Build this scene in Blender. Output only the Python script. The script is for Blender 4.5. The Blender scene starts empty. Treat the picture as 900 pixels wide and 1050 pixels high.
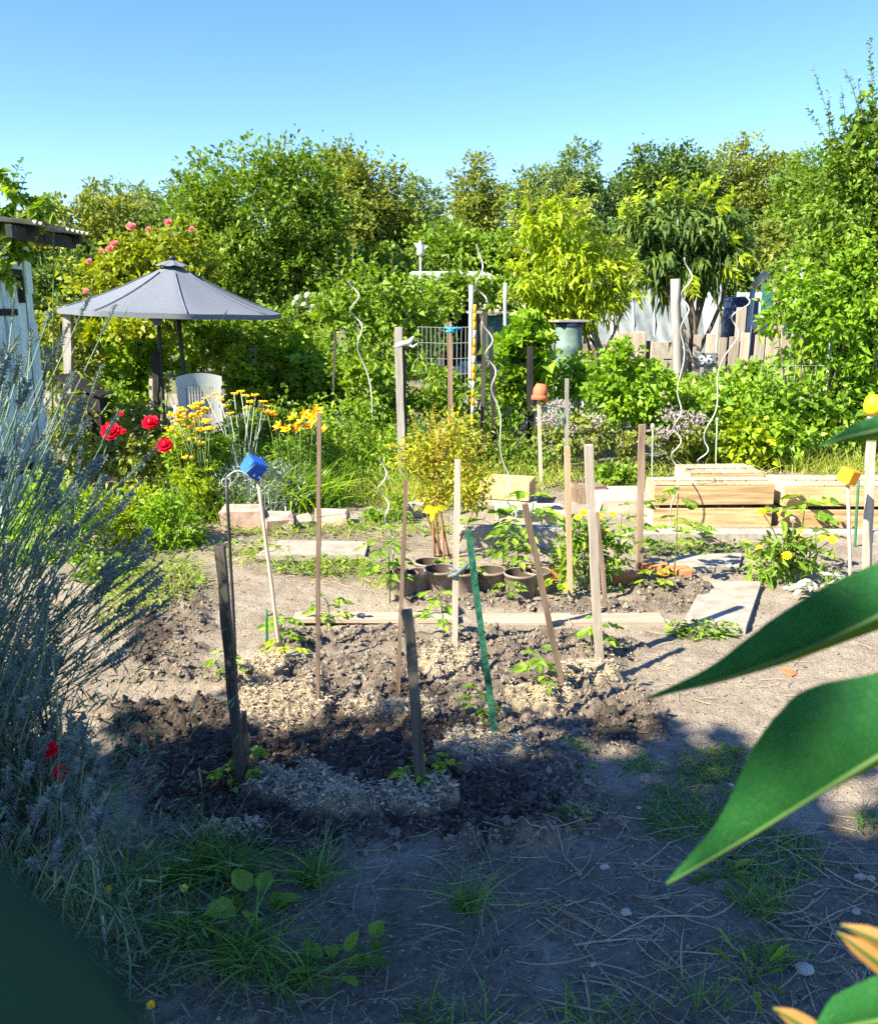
import bpy, math, random
import numpy as np
from mathutils import Vector, Matrix

# ------------------------------------------------------------------ camera, sky, sun, exposure
SC = bpy.context.scene
COL = SC.collection
FPX, PITCH, EYE = 867.0, math.radians(13.4), 1.6
cam_data = bpy.data.cameras.new('camera')
cam_data.sensor_fit = 'HORIZONTAL'
cam_data.sensor_width = 36.0
cam_data.lens = 36.0 * FPX / 900.0
cam_data.clip_start = 0.01
cam_data.clip_end = 3000
cam_data.dof.use_dof = True
cam_data.dof.focus_distance = 6.0
cam_data.dof.aperture_fstop = 11.0
cam = bpy.data.objects.new('camera', cam_data)
cam.location = (0, 0, EYE)
cam.rotation_euler = (math.radians(90) - PITCH, 0, 0)
COL.objects.link(cam)
SC.camera = cam

SUN_EL, SUN_BACK = math.radians(40), math.radians(34)      # height, and how far behind the left side it stands
SDIR = Vector((-math.cos(SUN_BACK) * math.cos(SUN_EL), -math.sin(SUN_BACK) * math.cos(SUN_EL), math.sin(SUN_EL)))
world = bpy.data.worlds.new('World')
SC.world = world
world.use_nodes = True
wn = world.node_tree
bg = wn.nodes['Background']
sky = wn.nodes.new('ShaderNodeTexSky')
sky.sky_type = 'NISHITA'
sky.sun_disc = False
sky.sun_elevation = SUN_EL
sky.sun_rotation = math.atan2(SDIR.x, SDIR.y)
sky.air_density = 1.0
sky.dust_density = 0.1
sky.ozone_density = 4.0
hs = wn.nodes.new('ShaderNodeHueSaturation')
hs.inputs['Saturation'].default_value = 1.2
hs.inputs['Hue'].default_value = 0.511
wn.links.new(sky.outputs[0], hs.inputs['Color'])
wn.links.new(hs.outputs[0], bg.inputs[0])
bg.inputs[1].default_value = 0.089
sun = bpy.data.lights.new('sun', 'SUN')
sun.energy = 4.9
sun.angle = math.radians(0.6)
sun.color = (1.0, 0.9, 0.69)
sun_o = bpy.data.objects.new('sun', sun)
sun_o.rotation_euler = (-SDIR).to_track_quat('-Z', 'Y').to_euler()
sun_o.location = (-10, -8, 12)
COL.objects.link(sun_o)
SC.view_settings.view_transform = 'Standard'
SC.view_settings.look = 'None'
SC.view_settings.gamma = 1.0
SC.view_settings.exposure = 1.78
SC.render.engine = 'CYCLES'
cy = SC.cycles
cy.max_bounces = 6
cy.diffuse_bounces = 3
cy.glossy_bounces = 2
cy.transmission_bounces = 4
cy.transparent_max_bounces = 6
cy.caustics_reflective = False
cy.caustics_refractive = False
cy.use_denoising = False
cy.sample_clamp_indirect = 6.0

# ------------------------------------------------------------------ helpers: pixels of the 900 x 1050 photo to points
FW = np.array((0, math.cos(PITCH), -math.sin(PITCH)))
UP = np.array((0, math.sin(PITCH), math.cos(PITCH)))
def ray(px, py):
    return FW + np.array((1.0, 0, 0)) * ((px - 450) / FPX) + UP * ((525 - py) / FPX)
def P(px, py, Y):
    d = ray(px, py)
    return np.array((0, 0, EYE)) + d * (Y / d[1])
def G(px, py, z=0.0):
    d = ray(px, py)
    return np.array((0, 0, EYE)) + d * ((z - EYE) / d[2])
def MPP(py, Y):                                            # metres per pixel at depth Y
    return Y / ray(450, py)[1] / FPX

# ------------------------------------------------------------------ noise
def _h(ix, iy, seed):
    n = (ix.astype(np.int64) * 374761393 + iy.astype(np.int64) * 668265263 + seed * 1274126177) & 0xFFFFFFFF
    n = ((n ^ (n >> 13)) * 1274126177) & 0xFFFFFFFF
    n = n ^ (n >> 16)
    return (n & 0xFFFF) / 65535.0
def vnoise(x, y, seed=0):
    x = np.asarray(x, float); y = np.asarray(y, float)
    ix, iy = np.floor(x), np.floor(y)
    fx, fy = x - ix, y - iy
    fx = fx * fx * (3 - 2 * fx); fy = fy * fy * (3 - 2 * fy)
    a, b = _h(ix, iy, seed), _h(ix + 1, iy, seed)
    c, d = _h(ix, iy + 1, seed), _h(ix + 1, iy + 1, seed)
    return (a * (1 - fx) + b * fx) * (1 - fy) + (c * (1 - fx) + d * fx) * fy
def fbm(x, y, seed=0, octv=4, gain=0.5):
    s, a, t = 0, 1.0, 0
    for k in range(octv):
        s = s + a * vnoise(np.asarray(x) * 2 ** k + 17.3 * k, np.asarray(y) * 2 ** k - 9.1 * k, seed + k)
        t += a; a *= gain
    return s / t

# ------------------------------------------------------------------ mesh collector
class MB:
    def __init__(self):
        self.v, self.f, self.n = [], [], 0
    def add(self, V, F, tint=0.5, mat=0, smooth=False):
        V = np.asarray(V, float).reshape(-1, 3)
        F = np.asarray(F, np.int64)
        if F.ndim == 1: F = F.reshape(1, -1)
        t = np.full(len(F), tint, float) if np.isscalar(tint) else np.asarray(tint, float)
        self.v.append(V)
        self.f.append((F + self.n, t, mat, smooth))
        self.n += len(V)
    def faces(self):
        return sum(len(f[0]) for f in self.f)
    def mesh(self, name, mats, origin=(0, 0, 0)):
        me = bpy.data.meshes.new(name)
        V = np.concatenate(self.v) - np.asarray(origin, float)
        tot = np.concatenate([np.full(len(F), F.shape[1]) for F, *_ in self.f])
        loops = np.concatenate([F.ravel() for F, *_ in self.f])
        me.vertices.add(len(V)); me.vertices.foreach_set('co', V.ravel().astype(np.float32))
        me.loops.add(len(loops)); me.loops.foreach_set('vertex_index', loops.astype(np.int32))
        me.polygons.add(len(tot))
        st = np.concatenate(([0], np.cumsum(tot)[:-1]))
        me.polygons.foreach_set('loop_start', st.astype(np.int32))
        me.polygons.foreach_set('loop_total', tot.astype(np.int32))
        mi = np.concatenate([np.full(len(F), m) for F, t, m, s in self.f]).astype(np.int32)
        me.polygons.foreach_set('material_index', mi)
        sm = np.concatenate([np.full(len(F), s) for F, t, m, s in self.f])
        me.polygons.foreach_set('use_smooth', sm)
        a = me.attributes.new('tint', 'FLOAT', 'FACE')
        a.data.foreach_set('value', np.concatenate([t for F, t, m, s in self.f]).astype(np.float32))
        for m in (mats if isinstance(mats, (list, tuple)) else [mats]): me.materials.append(m)
        me.update(calc_edges=True)
        me.validate()
        return me
    # --- shapes
    def box(self, c, size, rot=None, bev=0.004, tint=0.5, mat=0):
        sx, sy, sz = [s / 2 for s in size]
        b = min(bev, sx * .6, sy * .6, sz * .6)
        V, idx = [], {}
        for ix in (-1, 1):
            for iy in (-1, 1):
                for iz in (-1, 1):
                    for ax in range(3):
                        p = [ix * (sx - b), iy * (sy - b), iz * (sz - b)]
                        p[ax] += (ix, iy, iz)[ax] * b
                        idx[(ix, iy, iz, ax)] = len(V); V.append(p)
        Q, T = [], []
        for ax in range(3):
            o1, o2 = [k for k in range(3) if k != ax]
            for s in (-1, 1):
                q = []
                for a, c2 in ((-1, -1), (1, -1), (1, 1), (-1, 1)):
                    k = [0, 0, 0]; k[ax] = s; k[o1] = a; k[o2] = c2
                    q.append(idx[(*k, ax)])
                Q.append(q)
        for ax in range(3):
            o1, o2 = [k for k in range(3) if k != ax]
            for a in (-1, 1):
                for c2 in (-1, 1):
                    k0 = [0, 0, 0]; k0[o1] = a; k0[o2] = c2; k0[ax] = -1
                    k1 = list(k0); k1[ax] = 1
                    Q.append([idx[(*k0, o1)], idx[(*k1, o1)], idx[(*k1, o2)], idx[(*k0, o2)]])
        for ix in (-1, 1):
            for iy in (-1, 1):
                for iz in (-1, 1):
                    T.append([idx[(ix, iy, iz, a)] for a in range(3)])
        V = np.array(V)
        if rot is not None: V = V @ np.array(rot).T
        V = V + np.asarray(c, float)
        n0 = self.n
        self.add(V, Q, tint, mat)
        self.f.append((np.array(T) + n0, np.full(len(T), tint), mat, False))
    def tube(self, pts, rad, seg=6, tint=0.5, mat=0, cap=True, smooth=True, flat=1.0):
        pts = np.asarray(pts, float)
        n = len(pts)
        rad = np.full(n, rad, float) if np.isscalar(rad) else np.asarray(rad, float)
        t = np.gradient(pts, axis=0)
        t /= np.linalg.norm(t, axis=1)[:, None] + 1e-9
        ref = np.array((0, 0, 1.0)) if abs(t[0][2]) < .8 else np.array((0, 1.0, 0))
        rings = []
        a = np.linspace(0, 2 * np.pi, seg, endpoint=False) + np.pi / seg
        u = np.cross(ref, t[0]); u /= np.linalg.norm(u)
        for k in range(n):
            u = u - t[k] * np.dot(u, t[k]); u /= np.linalg.norm(u) + 1e-9
            w = np.cross(t[k], u)
            rings.append(pts[k] + rad[k] * (np.cos(a)[:, None] * u + np.sin(a)[:, None] * w * flat))
        V = np.concatenate(rings)
        F = []
        for k in range(n - 1):
            for j in range(seg):
                F.append((k * seg + j, k * seg + (j + 1) % seg, (k + 1) * seg + (j + 1) % seg, (k + 1) * seg + j))
        n0 = self.n
        self.add(V, F, tint, mat, smooth)
        if cap:
            self.f.append((np.array([list(range(seg))[::-1], [(n - 1) * seg + j for j in range(seg)]]) + n0, np.full(2, tint), mat, False))
    def lathe(self, c, prof, seg=20, tint=0.5, mat=0, smooth=True, rot=None):
        a = np.linspace(0, 2 * np.pi, seg, endpoint=False)
        V = np.concatenate([np.stack((r * np.cos(a), r * np.sin(a), np.full(seg, z)), 1) for r, z in prof])
        if rot is not None: V = V @ np.array(rot).T
        V = V + np.asarray(c, float)
        F = [(k * seg + j, k * seg + (j + 1) % seg, (k + 1) * seg + (j + 1) % seg, (k + 1) * seg + j) for k in range(len(prof) - 1) for j in range(seg)]
        self.add(V, F, tint, mat, smooth)
    def grid(self, Pn, tint=0.5, mat=0, smooth=True):
        r, c, _ = Pn.shape
        i = np.arange(r * c).reshape(r, c)
        F = np.stack((i[:-1, :-1], i[:-1, 1:], i[1:, 1:], i[1:, :-1]), -1).reshape(-1, 4)
        self.add(Pn.reshape(-1, 3), F, tint, mat, smooth)
    def leaves(self, base, axis, nrm, L, W, tint, fold=0.25, six=False, mat=0, droop=0.0):
        base = np.asarray(base, float); n = len(base)
        if n == 0: return
        axis = axis / (np.linalg.norm(axis, axis=1)[:, None] + 1e-9)
        side = np.cross(axis, nrm); side /= np.linalg.norm(side, axis=1)[:, None] + 1e-9
        up = np.cross(side, axis)
        L = np.broadcast_to(np.asarray(L, float), (n,))[:, None]; W = np.broadcast_to(np.asarray(W, float), (n,))[:, None]
        tint = np.broadcast_to(np.asarray(tint, float), (n,))
        tip = base + axis * L - np.array((0, 0, 1.0)) * L * droop
        if not six:
            m = base + axis * L * .45 + up * W * fold
            V = np.stack((base, m + side * W * .5, tip, m - side * W * .5), 1)
            F = np.arange(n * 4).reshape(n, 4)
            self.add(V.reshape(-1, 3), F, tint, mat)
        else:
            rows = []
            for f, w in ((.14, .34), (.4, .5), (.74, .31)):
                m = base + axis * L * f + up * W * fold * (w / .5) - np.array((0, 0, 1.0)) * L * droop * f * f
                rows.append((m + side * W * w, m - side * W * w))
            V = np.stack((base, rows[0][0], rows[1][0], rows[2][0], tip, rows[2][1], rows[1][1], rows[0][1]), 1)
            i = np.arange(n)[:, None] * 8
            F = np.concatenate((i + np.array((0, 1, 2, 3, 4)), i + np.array((0, 4, 5, 6, 7))))
            self.add(V.reshape(-1, 3), F, np.concatenate((tint, tint)), mat)
    def blades(self, base, tipdir, L, W, tint, bend=0.35, seg=3, mat=0, face=None, rng=None):
        base = np.asarray(base, float); n = len(base)
        if n == 0: return
        d = tipdir / (np.linalg.norm(tipdir, axis=1)[:, None] + 1e-9)
        rng = rng or np.random.default_rng(1)
        L = np.broadcast_to(np.asarray(L, float), (n,))[:, None]; W = np.broadcast_to(np.asarray(W, float), (n,))[:, None]
        rv = rng.normal(size=(n, 3)); side = np.cross(d, rv); side /= np.linalg.norm(side, axis=1)[:, None] + 1e-9
        hor = d * np.array((1, 1, 0)); hor = hor + rng.normal(size=(n, 3)) * .15 * np.array((1, 1, 0))
        hn = np.linalg.norm(hor, axis=1)[:, None] + 1e-6
        hor = hor / hn
        bend = np.broadcast_to(np.asarray(bend, float), (n,))[:, None]
        V = []
        for k in range(seg + 1):
            s = k / seg
            p = base + d * L * s + hor * bend * L * s * s * .7 - np.array((0, 0, 1.0)) * bend * L * s * s * .5
            w = W * (1 - s) ** .7 * .5 if k < seg else W * 0.02
            V += [p - side * w, p + side * w]
        V = np.stack(V, 1)
        m = 2 * (seg + 1)
        i = np.arange(n)[:, None] * m
        F = np.concatenate([i + np.array((2 * k, 2 * k + 1, 2 * k + 3, 2 * k + 2)) for k in range(seg)])
        t = np.broadcast_to(np.asarray(tint, float), (n,))
        self.add(V.reshape(-1, 3), F, np.tile(t, seg), mat)

# ------------------------------------------------------------------ objects, labels
def tag(o, label=None, cat=None, group=None, kind=None):
    if label: o['label'] = label
    if cat: o['category'] = cat
    if group: o['group'] = group
    if kind: o['kind'] = kind
    return o
def thing(name, label, cat, loc, group=None):
    o = bpy.data.objects.new(name, None)
    o.empty_display_size = 0.1
    o.location = [float(c) for c in loc]
    COL.objects.link(o)
    return tag(o, label, cat, group)
def root_of(o):
    while o.parent: o = o.parent
    return o
def part(root, name, mb, mats, label=None, kind=None):     # mb is in world space
    o = bpy.data.objects.new(name, mb.mesh(name, mats, root_of(root).location))
    o.parent = root
    COL.objects.link(o)
    return tag(o, label, None, None, kind)
def solo(name, mb, mats, label, cat, loc=(0, 0, 0), group=None, kind=None):
    o = bpy.data.objects.new(name, mb.mesh(name, mats, loc))
    o.location = [float(c) for c in loc]
    COL.objects.link(o)
    return tag(o, label, cat, group, kind)
def struct(name, mb, mats, loc=(0, 0, 0)):
    return solo(name, mb, mats, None, None, loc, None, 'structure')
def dup(src, loc, rz=0.0, scale=1.0, label=None, group=None):
    o = src.copy(); COL.objects.link(o)
    o.location = [float(c) for c in loc]; o.rotation_euler = (0, 0, rz); o.scale = (scale,) * 3
    for ch in list(src.children):
        c = ch.copy(); COL.objects.link(c); c.parent = o
        for g in list(ch.children):
            d = g.copy(); COL.objects.link(d); d.parent = c
    return tag(o, label, None, group)
def rotz(a):
    c, s = math.cos(a), math.sin(a)
    return np.array(((c, -s, 0), (s, c, 0), (0, 0, 1.0)))
def roty(a):
    c, s = math.cos(a), math.sin(a)
    return np.array(((c, 0, s), (0, 1.0, 0), (-s, 0, c)))
def rotx(a):
    c, s = math.cos(a), math.sin(a)
    return np.array(((1.0, 0, 0), (0, c, -s), (0, s, c)))

# ------------------------------------------------------------------ materials
def _new(name):
    m = bpy.data.materials.new(name); m.use_nodes = True
    nt = m.node_tree
    return m, nt, nt.nodes, nt.links, nt.nodes['Principled BSDF']
def mix_rgb(N, L, fac, a, b):
    x = N.new('ShaderNodeMix'); x.data_type = 'RGBA'
    for sock, val in ((0, fac), (6, a), (7, b)):
        if hasattr(val, 'links') or hasattr(val, 'is_linked'): L.new(val, x.inputs[sock])
        else: x.inputs[sock].default_value = val if sock == 0 else (*val[:3], 1)
    return x.outputs[2]
def surf(name, c1, c2, scale=6, rough=0.85, bump=0.3, stretch=(1, 1, 1), detail=6, spec=0.25, tint=0.0, dist=0.01, metal=0.0, lo=.35, hi=.65):
    m, nt, N, L, b = _new(name)
    tc = N.new('ShaderNodeTexCoord'); mp = N.new('ShaderNodeMapping')
    mp.inputs['Scale'].default_value = stretch
    L.new(tc.outputs['Object'], mp.inputs['Vector'])
    oi = N.new('ShaderNodeObjectInfo')
    ad = N.new('ShaderNodeVectorMath'); ad.operation = 'ADD'
    sc_ = N.new('ShaderNodeVectorMath'); sc_.operation = 'SCALE'
    L.new(oi.outputs['Location'], sc_.inputs[0]); sc_.inputs['Scale'].default_value = 3.7
    L.new(mp.outputs[0], ad.inputs[0]); L.new(sc_.outputs[0], ad.inputs[1])
    n1 = N.new('ShaderNodeTexNoise'); n1.inputs['Scale'].default_value = scale; n1.inputs['Detail'].default_value = detail
    n1.inputs['Roughness'].default_value = 0.65
    L.new(ad.outputs[0], n1.inputs['Vector'])
    r = N.new('ShaderNodeMapRange'); r.inputs[1].default_value = lo; r.inputs[2].default_value = hi
    L.new(n1.outputs[0], r.inputs[0])
    col = mix_rgb(N, L, r.outputs[0], c1, c2)
    if tint:
        at = N.new('ShaderNodeAttribute'); at.attribute_name = 'tint'
        h = N.new('ShaderNodeHueSaturation')
        mr = N.new('ShaderNodeMapRange'); mr.inputs[3].default_value = 1 - tint; mr.inputs[4].default_value = 1 + tint
        L.new(at.outputs['Fac'], mr.inputs[0]); L.new(mr.outputs[0], h.inputs['Value']); L.new(col, h.inputs['Color'])
        col = h.outputs[0]
    L.new(col, b.inputs['Base Color'])
    b.inputs['Roughness'].default_value = rough
    b.inputs['Specular IOR Level'].default_value = spec
    b.inputs['Metallic'].default_value = metal
    if bump:
        bp = N.new('ShaderNodeBump'); bp.inputs['Strength'].default_value = bump; bp.inputs['Distance'].default_value = dist
        L.new(n1.outputs[0], bp.inputs['Height']); L.new(bp.outputs[0], b.inputs['Normal'])
    return m
def wood(name, c1, c2, rough=0.8, bump=0.5, axis='z', scale=14):
    st = {'z': (1, 1, .07), 'x': (.07, 1, 1), 'y': (1, .07, 1)}[axis]
    return surf(name, c1, c2, scale * 2, rough, bump, st, 8, .2, 0.25, .006)
def leaf(name, c1, c2, trans=0.3, rough=0.5, spec=0.3, tcol=None):
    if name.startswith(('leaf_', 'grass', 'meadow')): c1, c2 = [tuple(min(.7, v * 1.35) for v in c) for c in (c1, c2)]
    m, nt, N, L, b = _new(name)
    at = N.new('ShaderNodeAttribute'); at.attribute_name = 'tint'
    col = mix_rgb(N, L, at.outputs['Fac'], c1, c2)
    L.new(col, b.inputs['Base Color'])
    b.inputs['Roughness'].default_value = rough
    b.inputs['Specular IOR Level'].default_value = spec
    if trans:
        tr = N.new('ShaderNodeBsdfTranslucent')
        h = N.new('ShaderNodeHueSaturation'); h.inputs['Value'].default_value = 1.5; h.inputs['Saturation'].default_value = 1.15; h.inputs['Hue'].default_value = 0.485
        L.new(col, h.inputs['Color']); L.new(h.outputs[0], tr.inputs['Color'])
        mx = N.new('ShaderNodeMixShader'); mx.inputs[0].default_value = trans
        L.new(b.outputs[0], mx.inputs[1]); L.new(tr.outputs[0], mx.inputs[2])
        L.new(mx.outputs[0], N['Material Output'].inputs[0])
    return m
M = {}
M['weathered'] = wood('weathered_wood', (.27, .23, .19), (.42, .37, .31))
M['grey_wood'] = wood('grey_wood', (.2, .19, .18), (.36, .34, .31))
M['dark_wood'] = wood('dark_wood', (.035, .033, .03), (.1, .09, .075))
M['old_wood'] = wood('old_wood', (.06, .056, .05), (.15, .14, .12))
M['brown_wood'] = wood('brown_wood', (.12, .085, .062), (.26, .19, .14))
M['tan_wood'] = wood('tan_wood', (.42, .3, .18), (.58, .44, .29))
M['pink_wood'] = wood('pink_wood', (.45, .3, .22), (.6, .42, .32))
M['black_wood'] = wood('black_wood', (.012, .012, .013), (.04, .038, .036))
M['crate_wood'] = wood('crate_wood', (.26, .16, .08), (.56, .39, .21), axis='x')
M['pale_wood'] = wood('pale_wood', (.33, .26, .17), (.52, .43, .3), axis='y')
M['plank_wood'] = wood('plank_wood', (.28, .23, .18), (.4, .34, .27), axis='x')
M['bark'] = surf('bark', (.07, .055, .04), (.2, .17, .13), 12, .9, .8, (1, 1, .3))
M['grey_bark'] = surf('grey_bark', (.13, .12, .1), (.28, .27, .24), 12, .9, .8, (1, 1, .3))
M['green_stem'] = leaf('green_stem', (.06, .11, .03), (.14, .2, .06), 0)
M['dry_stem'] = leaf('dry_stem', (.3, .24, .13), (.5, .42, .26), 0)
M['red_stem'] = leaf('red_stem', (.2, .09, .04), (.3, .16, .08), 0)
# foliage
M['lf_mid'] = leaf('leaf_mid_green', (.042, .092, .01), (.165, .26, .03), .34)
M['lf_dark'] = leaf('leaf_dark_green', (.026, .062, .013), (.12, .19, .03), .28)
M['lf_blue'] = leaf('leaf_blue_green', (.055, .105, .035), (.19, .26, .075), .3)
M['lf_olive'] = leaf('leaf_olive_green', (.075, .11, .02), (.24, .28, .05), .34)
M['lf_lime'] = leaf('leaf_lime', (.13, .21, .012), (.33, .41, .02), .4)
M['lf_bright'] = leaf('leaf_bright_green', (.07, .16, .012), (.22, .35, .028), .38)
M['lf_fresh'] = leaf('leaf_fresh_green', (.055, .125, .012), (.2, .3, .035), .37)
M['lf_yellow'] = leaf('leaf_yellow_green', (.1, .145, .012), (.27, .31, .025), .35)
M['lf_straw'] = leaf('leaf_pale_yellow', (.17, .19, .02), (.42, .42, .05), .4)
M['lf_gold'] = leaf('leaf_gold', (.34, .36, .012), (.5, .47, .02), .4)
M['lf_bronze'] = leaf('leaf_bronze', (.13, .09, .04), (.24, .17, .07), .2)
M['lf_silver'] = leaf('leaf_silver', (.16, .21, .16), (.34, .4, .32), .15)
M['lf_red'] = leaf('leaf_reddish', (.12, .05, .035), (.22, .1, .06), .2)
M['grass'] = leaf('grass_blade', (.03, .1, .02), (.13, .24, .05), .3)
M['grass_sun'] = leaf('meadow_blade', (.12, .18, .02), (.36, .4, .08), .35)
M['straw'] = leaf('straw', (.2, .15, .09), (.52, .43, .28), .1, .7)
M['shaving'] = leaf('wood_shaving', (.36, .29, .19), (.58, .49, .36), .1, .8)
M['lav_leaf'] = leaf('lavender_leaf', (.04, .105, .065), (.13, .23, .14), .15)
M['lav_flower'] = leaf('lavender_flower', (.1, .15, .14), (.22, .28, .255), .15)
M['borage'] = leaf('borage_flower', (.26, .22, .24), (.42, .37, .36), .2)
M['p_red'] = leaf('petal_red', (.6, .004, .02), (.85, .02, .06), .25)
M['p_pink'] = leaf('petal_pink', (.75, .16, .2), (.85, .36, .36), .3)
M['p_yellow'] = leaf('petal_yellow', (.75, .5, .01), (.9, .68, .03), .25)
M['p_orange'] = leaf('petal_orange', (.85, .45, .006), (.95, .62, .015), .25)
M['p_white'] = leaf('petal_white', (.4, .44, .32), (.6, .62, .5), .25)
# man-made
M['metal'] = surf('galvanised', (.42, .43, .43), (.6, .61, .6), 20, .45, .05, spec=.5, metal=.3)
M['spiral'] = surf('spiral_metal', (.36, .37, .34), (.52, .53, .49), 9, .4, .05, spec=.5, metal=.2)
M['wire'] = surf('wire_metal', (.3, .34, .33), (.45, .5, .48), 9, .5, 0, spec=.5, metal=.3)
M['cloth'] = surf('parasol_cloth', (.125, .145, .18), (.16, .18, .215), 40, .8, .06, spec=.2)
M['pole_dark'] = surf('dark_paint', (.02, .022, .026), (.04, .042, .048), 10, .5, .1, spec=.4)
M['plastic_white'] = surf('white_plastic', (.56, .58, .58), (.66, .68, .68), 8, .45, .03, spec=.4)
M['turq'] = surf('turquoise_paint', (.42, .6, .6), (.66, .78, .77), 7, .75, .3, (1, 1, .3), lo=.3, hi=.6)
M['turq_old'] = surf('flaking_turquoise_paint', (.2, .34, .37), (.5, .66, .68), 16, .8, .5, (1, 1, .2), lo=.38, hi=.52)
M['roof_metal'] = surf('grey_roof_metal', (.3, .33, .34), (.45, .48, .48), 6, .6, .15, spec=.4)
M['roof_dark'] = surf('roof_felt', (.02, .024, .026), (.05, .055, .055), 10, .9, .3)
M['concrete'] = surf('concrete', (.26, .235, .2), (.4, .37, .32), 14, .9, .4, dist=.006)
M['slab'] = surf('concrete_slab', (.23, .205, .175), (.37, .335, .29), 9, .9, .35, dist=.006)
M['pale_stone'] = surf('pale_stone', (.3, .27, .22), (.46, .42, .35), 14, .9, .4)
M['pink_stone'] = surf('pink_stone', (.33, .22, .18), (.5, .37, .31), 9, .9, .8, dist=.015)
M['yel_brick'] = surf('yellow_brick', (.4, .27, .14), (.54, .39, .22), 12, .9, .3)
M['red_brick'] = surf('red_brick', (.42, .13, .05), (.6, .25, .11), 10, .9, .4)
M['terracotta'] = surf('terracotta', (.42, .12, .06), (.52, .17, .09), 8, .75, .15)
M['pot'] = surf('nursery_pot', (.16, .125, .1), (.32, .26, .21), 7, .7, .15, spec=.3)
M['pot_in'] = surf('pot_inside', (.05, .035, .03), (.09, .07, .055), 7, .8, .15)
M['blue'] = surf('blue_plastic', (.01, .08, .42), (.02, .13, .55), 9, .5, .05, spec=.4)
M['navy'] = surf('navy_plastic', (.008, .015, .05), (.015, .03, .08), 5, .5, .05, spec=.4)
M['yellow'] = surf('yellow_plastic', (.8, .42, .005), (.88, .52, .01), 9, .5, .05, spec=.4)
M['orange'] = surf('orange_plastic', (.8, .27, .005), (.9, .37, .01), 9, .5, .05, spec=.4)
M['green_net'] = surf('green_netting', (.008, .05, .03), (.03, .16, .1), 60, .7, .5)
M['green_plastic'] = surf('green_plastic', (.03, .12, .05), (.05, .17, .07), 6, .5, .05)
M['barrel'] = surf('barrel_plastic', (.1, .16, .14), (.18, .26, .235), 4, .6, .1)
M['teal'] = surf('teal_paint', (.02, .12, .11), (.04, .17, .15), 4, .6, .1)
M['sheet'] = surf('plastic_sheet', (.11, .13, .14), (.22, .25, .26), 3, .5, .4, (1, 1, .4), spec=.2, dist=.05)
M['white_sheet'] = surf('white_cover', (.34, .37, .4), (.5, .53, .55), 6, .7, .4, dist=.03)
M['door_blue'] = surf('blue_door_paint', (.01, .06, .22), (.02, .1, .3), 5, .6, .1)
M['hose'] = surf('grey_hose', (.42, .42, .42), (.56, .56, .55), 5, .6, .1)
M['blue_tie'] = surf('blue_cord', (.02, .2, .4), (.05, .3, .5), 9, .7, .1)
M['white_rag'] = surf('white_rag', (.55, .5, .5), (.7, .64, .64), 9, .8, .2)
M['sign_plate'] = surf('dark_sign', (.12, .13, .135), (.2, .21, .215), 6, .6, .1)
M['sign_white'] = surf('white_digits', (.75, .76, .76), (.82, .82, .82), 6, .6, 0)
M['mesh_black'] = surf('black_edging', (.015, .015, .016), (.03, .03, .03), 6, .7, .1)

# ------------------------------------------------------------------ the ground
def to_px(x, y, z=0.0):
    d = np.stack((np.asarray(x, float), np.asarray(y, float), np.full(np.shape(x), z - EYE)), -1)
    f = d @ FW
    return 450 + FPX * d[..., 0] / f, 525 - FPX * (d @ UP) / f
def blobs_at(px, py, ells):
    m = np.full(np.shape(px), -3.0)
    for cx, cy_, rx, ry in ells:
        m = np.maximum(m, 1.6 * (1 - ((px - cx) / rx) ** 2 - ((py - cy_) / ry) ** 2))
    return m
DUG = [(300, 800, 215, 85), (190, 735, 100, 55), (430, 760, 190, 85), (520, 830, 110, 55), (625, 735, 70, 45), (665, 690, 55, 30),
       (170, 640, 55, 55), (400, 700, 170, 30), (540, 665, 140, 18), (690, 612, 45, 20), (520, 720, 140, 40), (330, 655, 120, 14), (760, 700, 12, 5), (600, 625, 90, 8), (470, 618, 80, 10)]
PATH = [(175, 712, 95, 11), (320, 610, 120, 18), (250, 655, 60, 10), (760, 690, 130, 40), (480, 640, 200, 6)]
MOIST_SHADE = [(290, 800, 200, 75), (190, 745, 90, 48), (420, 790, 130, 55), (500, 830, 80, 40), (150, 660, 30, 25), (420, 715, 40, 14), (640, 745, 40, 22)]  # damper dug soil, with the near shade also painted into its dark tone
MULCH = [(268, 690, 30, 17), (460, 687, 32, 15), (290, 733, 52, 20), (400, 738, 60, 7), (596, 697, 42, 12), (552, 720, 36, 13), (300, 815, 60, 14), (355, 832, 60, 14), (430, 830, 46, 17),
         (495, 780, 50, 18), (235, 858, 36, 10), (425, 740, 24, 8)]
GREEN_SHADE = [(300, 545, 95, 14), (340, 585, 80, 12), (150, 590, 70, 35), (200, 610, 40, 18), (720, 650, 45, 8), (380, 560, 60, 12), (710, 565, 70, 8), (700, 820, 60, 35), (720, 790, 50, 22), (790, 880, 70, 40),
         (220, 930, 170, 100), (420, 1000, 260, 90), (700, 1010, 260, 80), (560, 930, 200, 70), (840, 930, 120, 60), (690, 850, 120, 40), (880, 850, 40, 30), (450, 470, 700, 45)]  # weedy ground; the foreground patches paint the front shade into the soil colour
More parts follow.
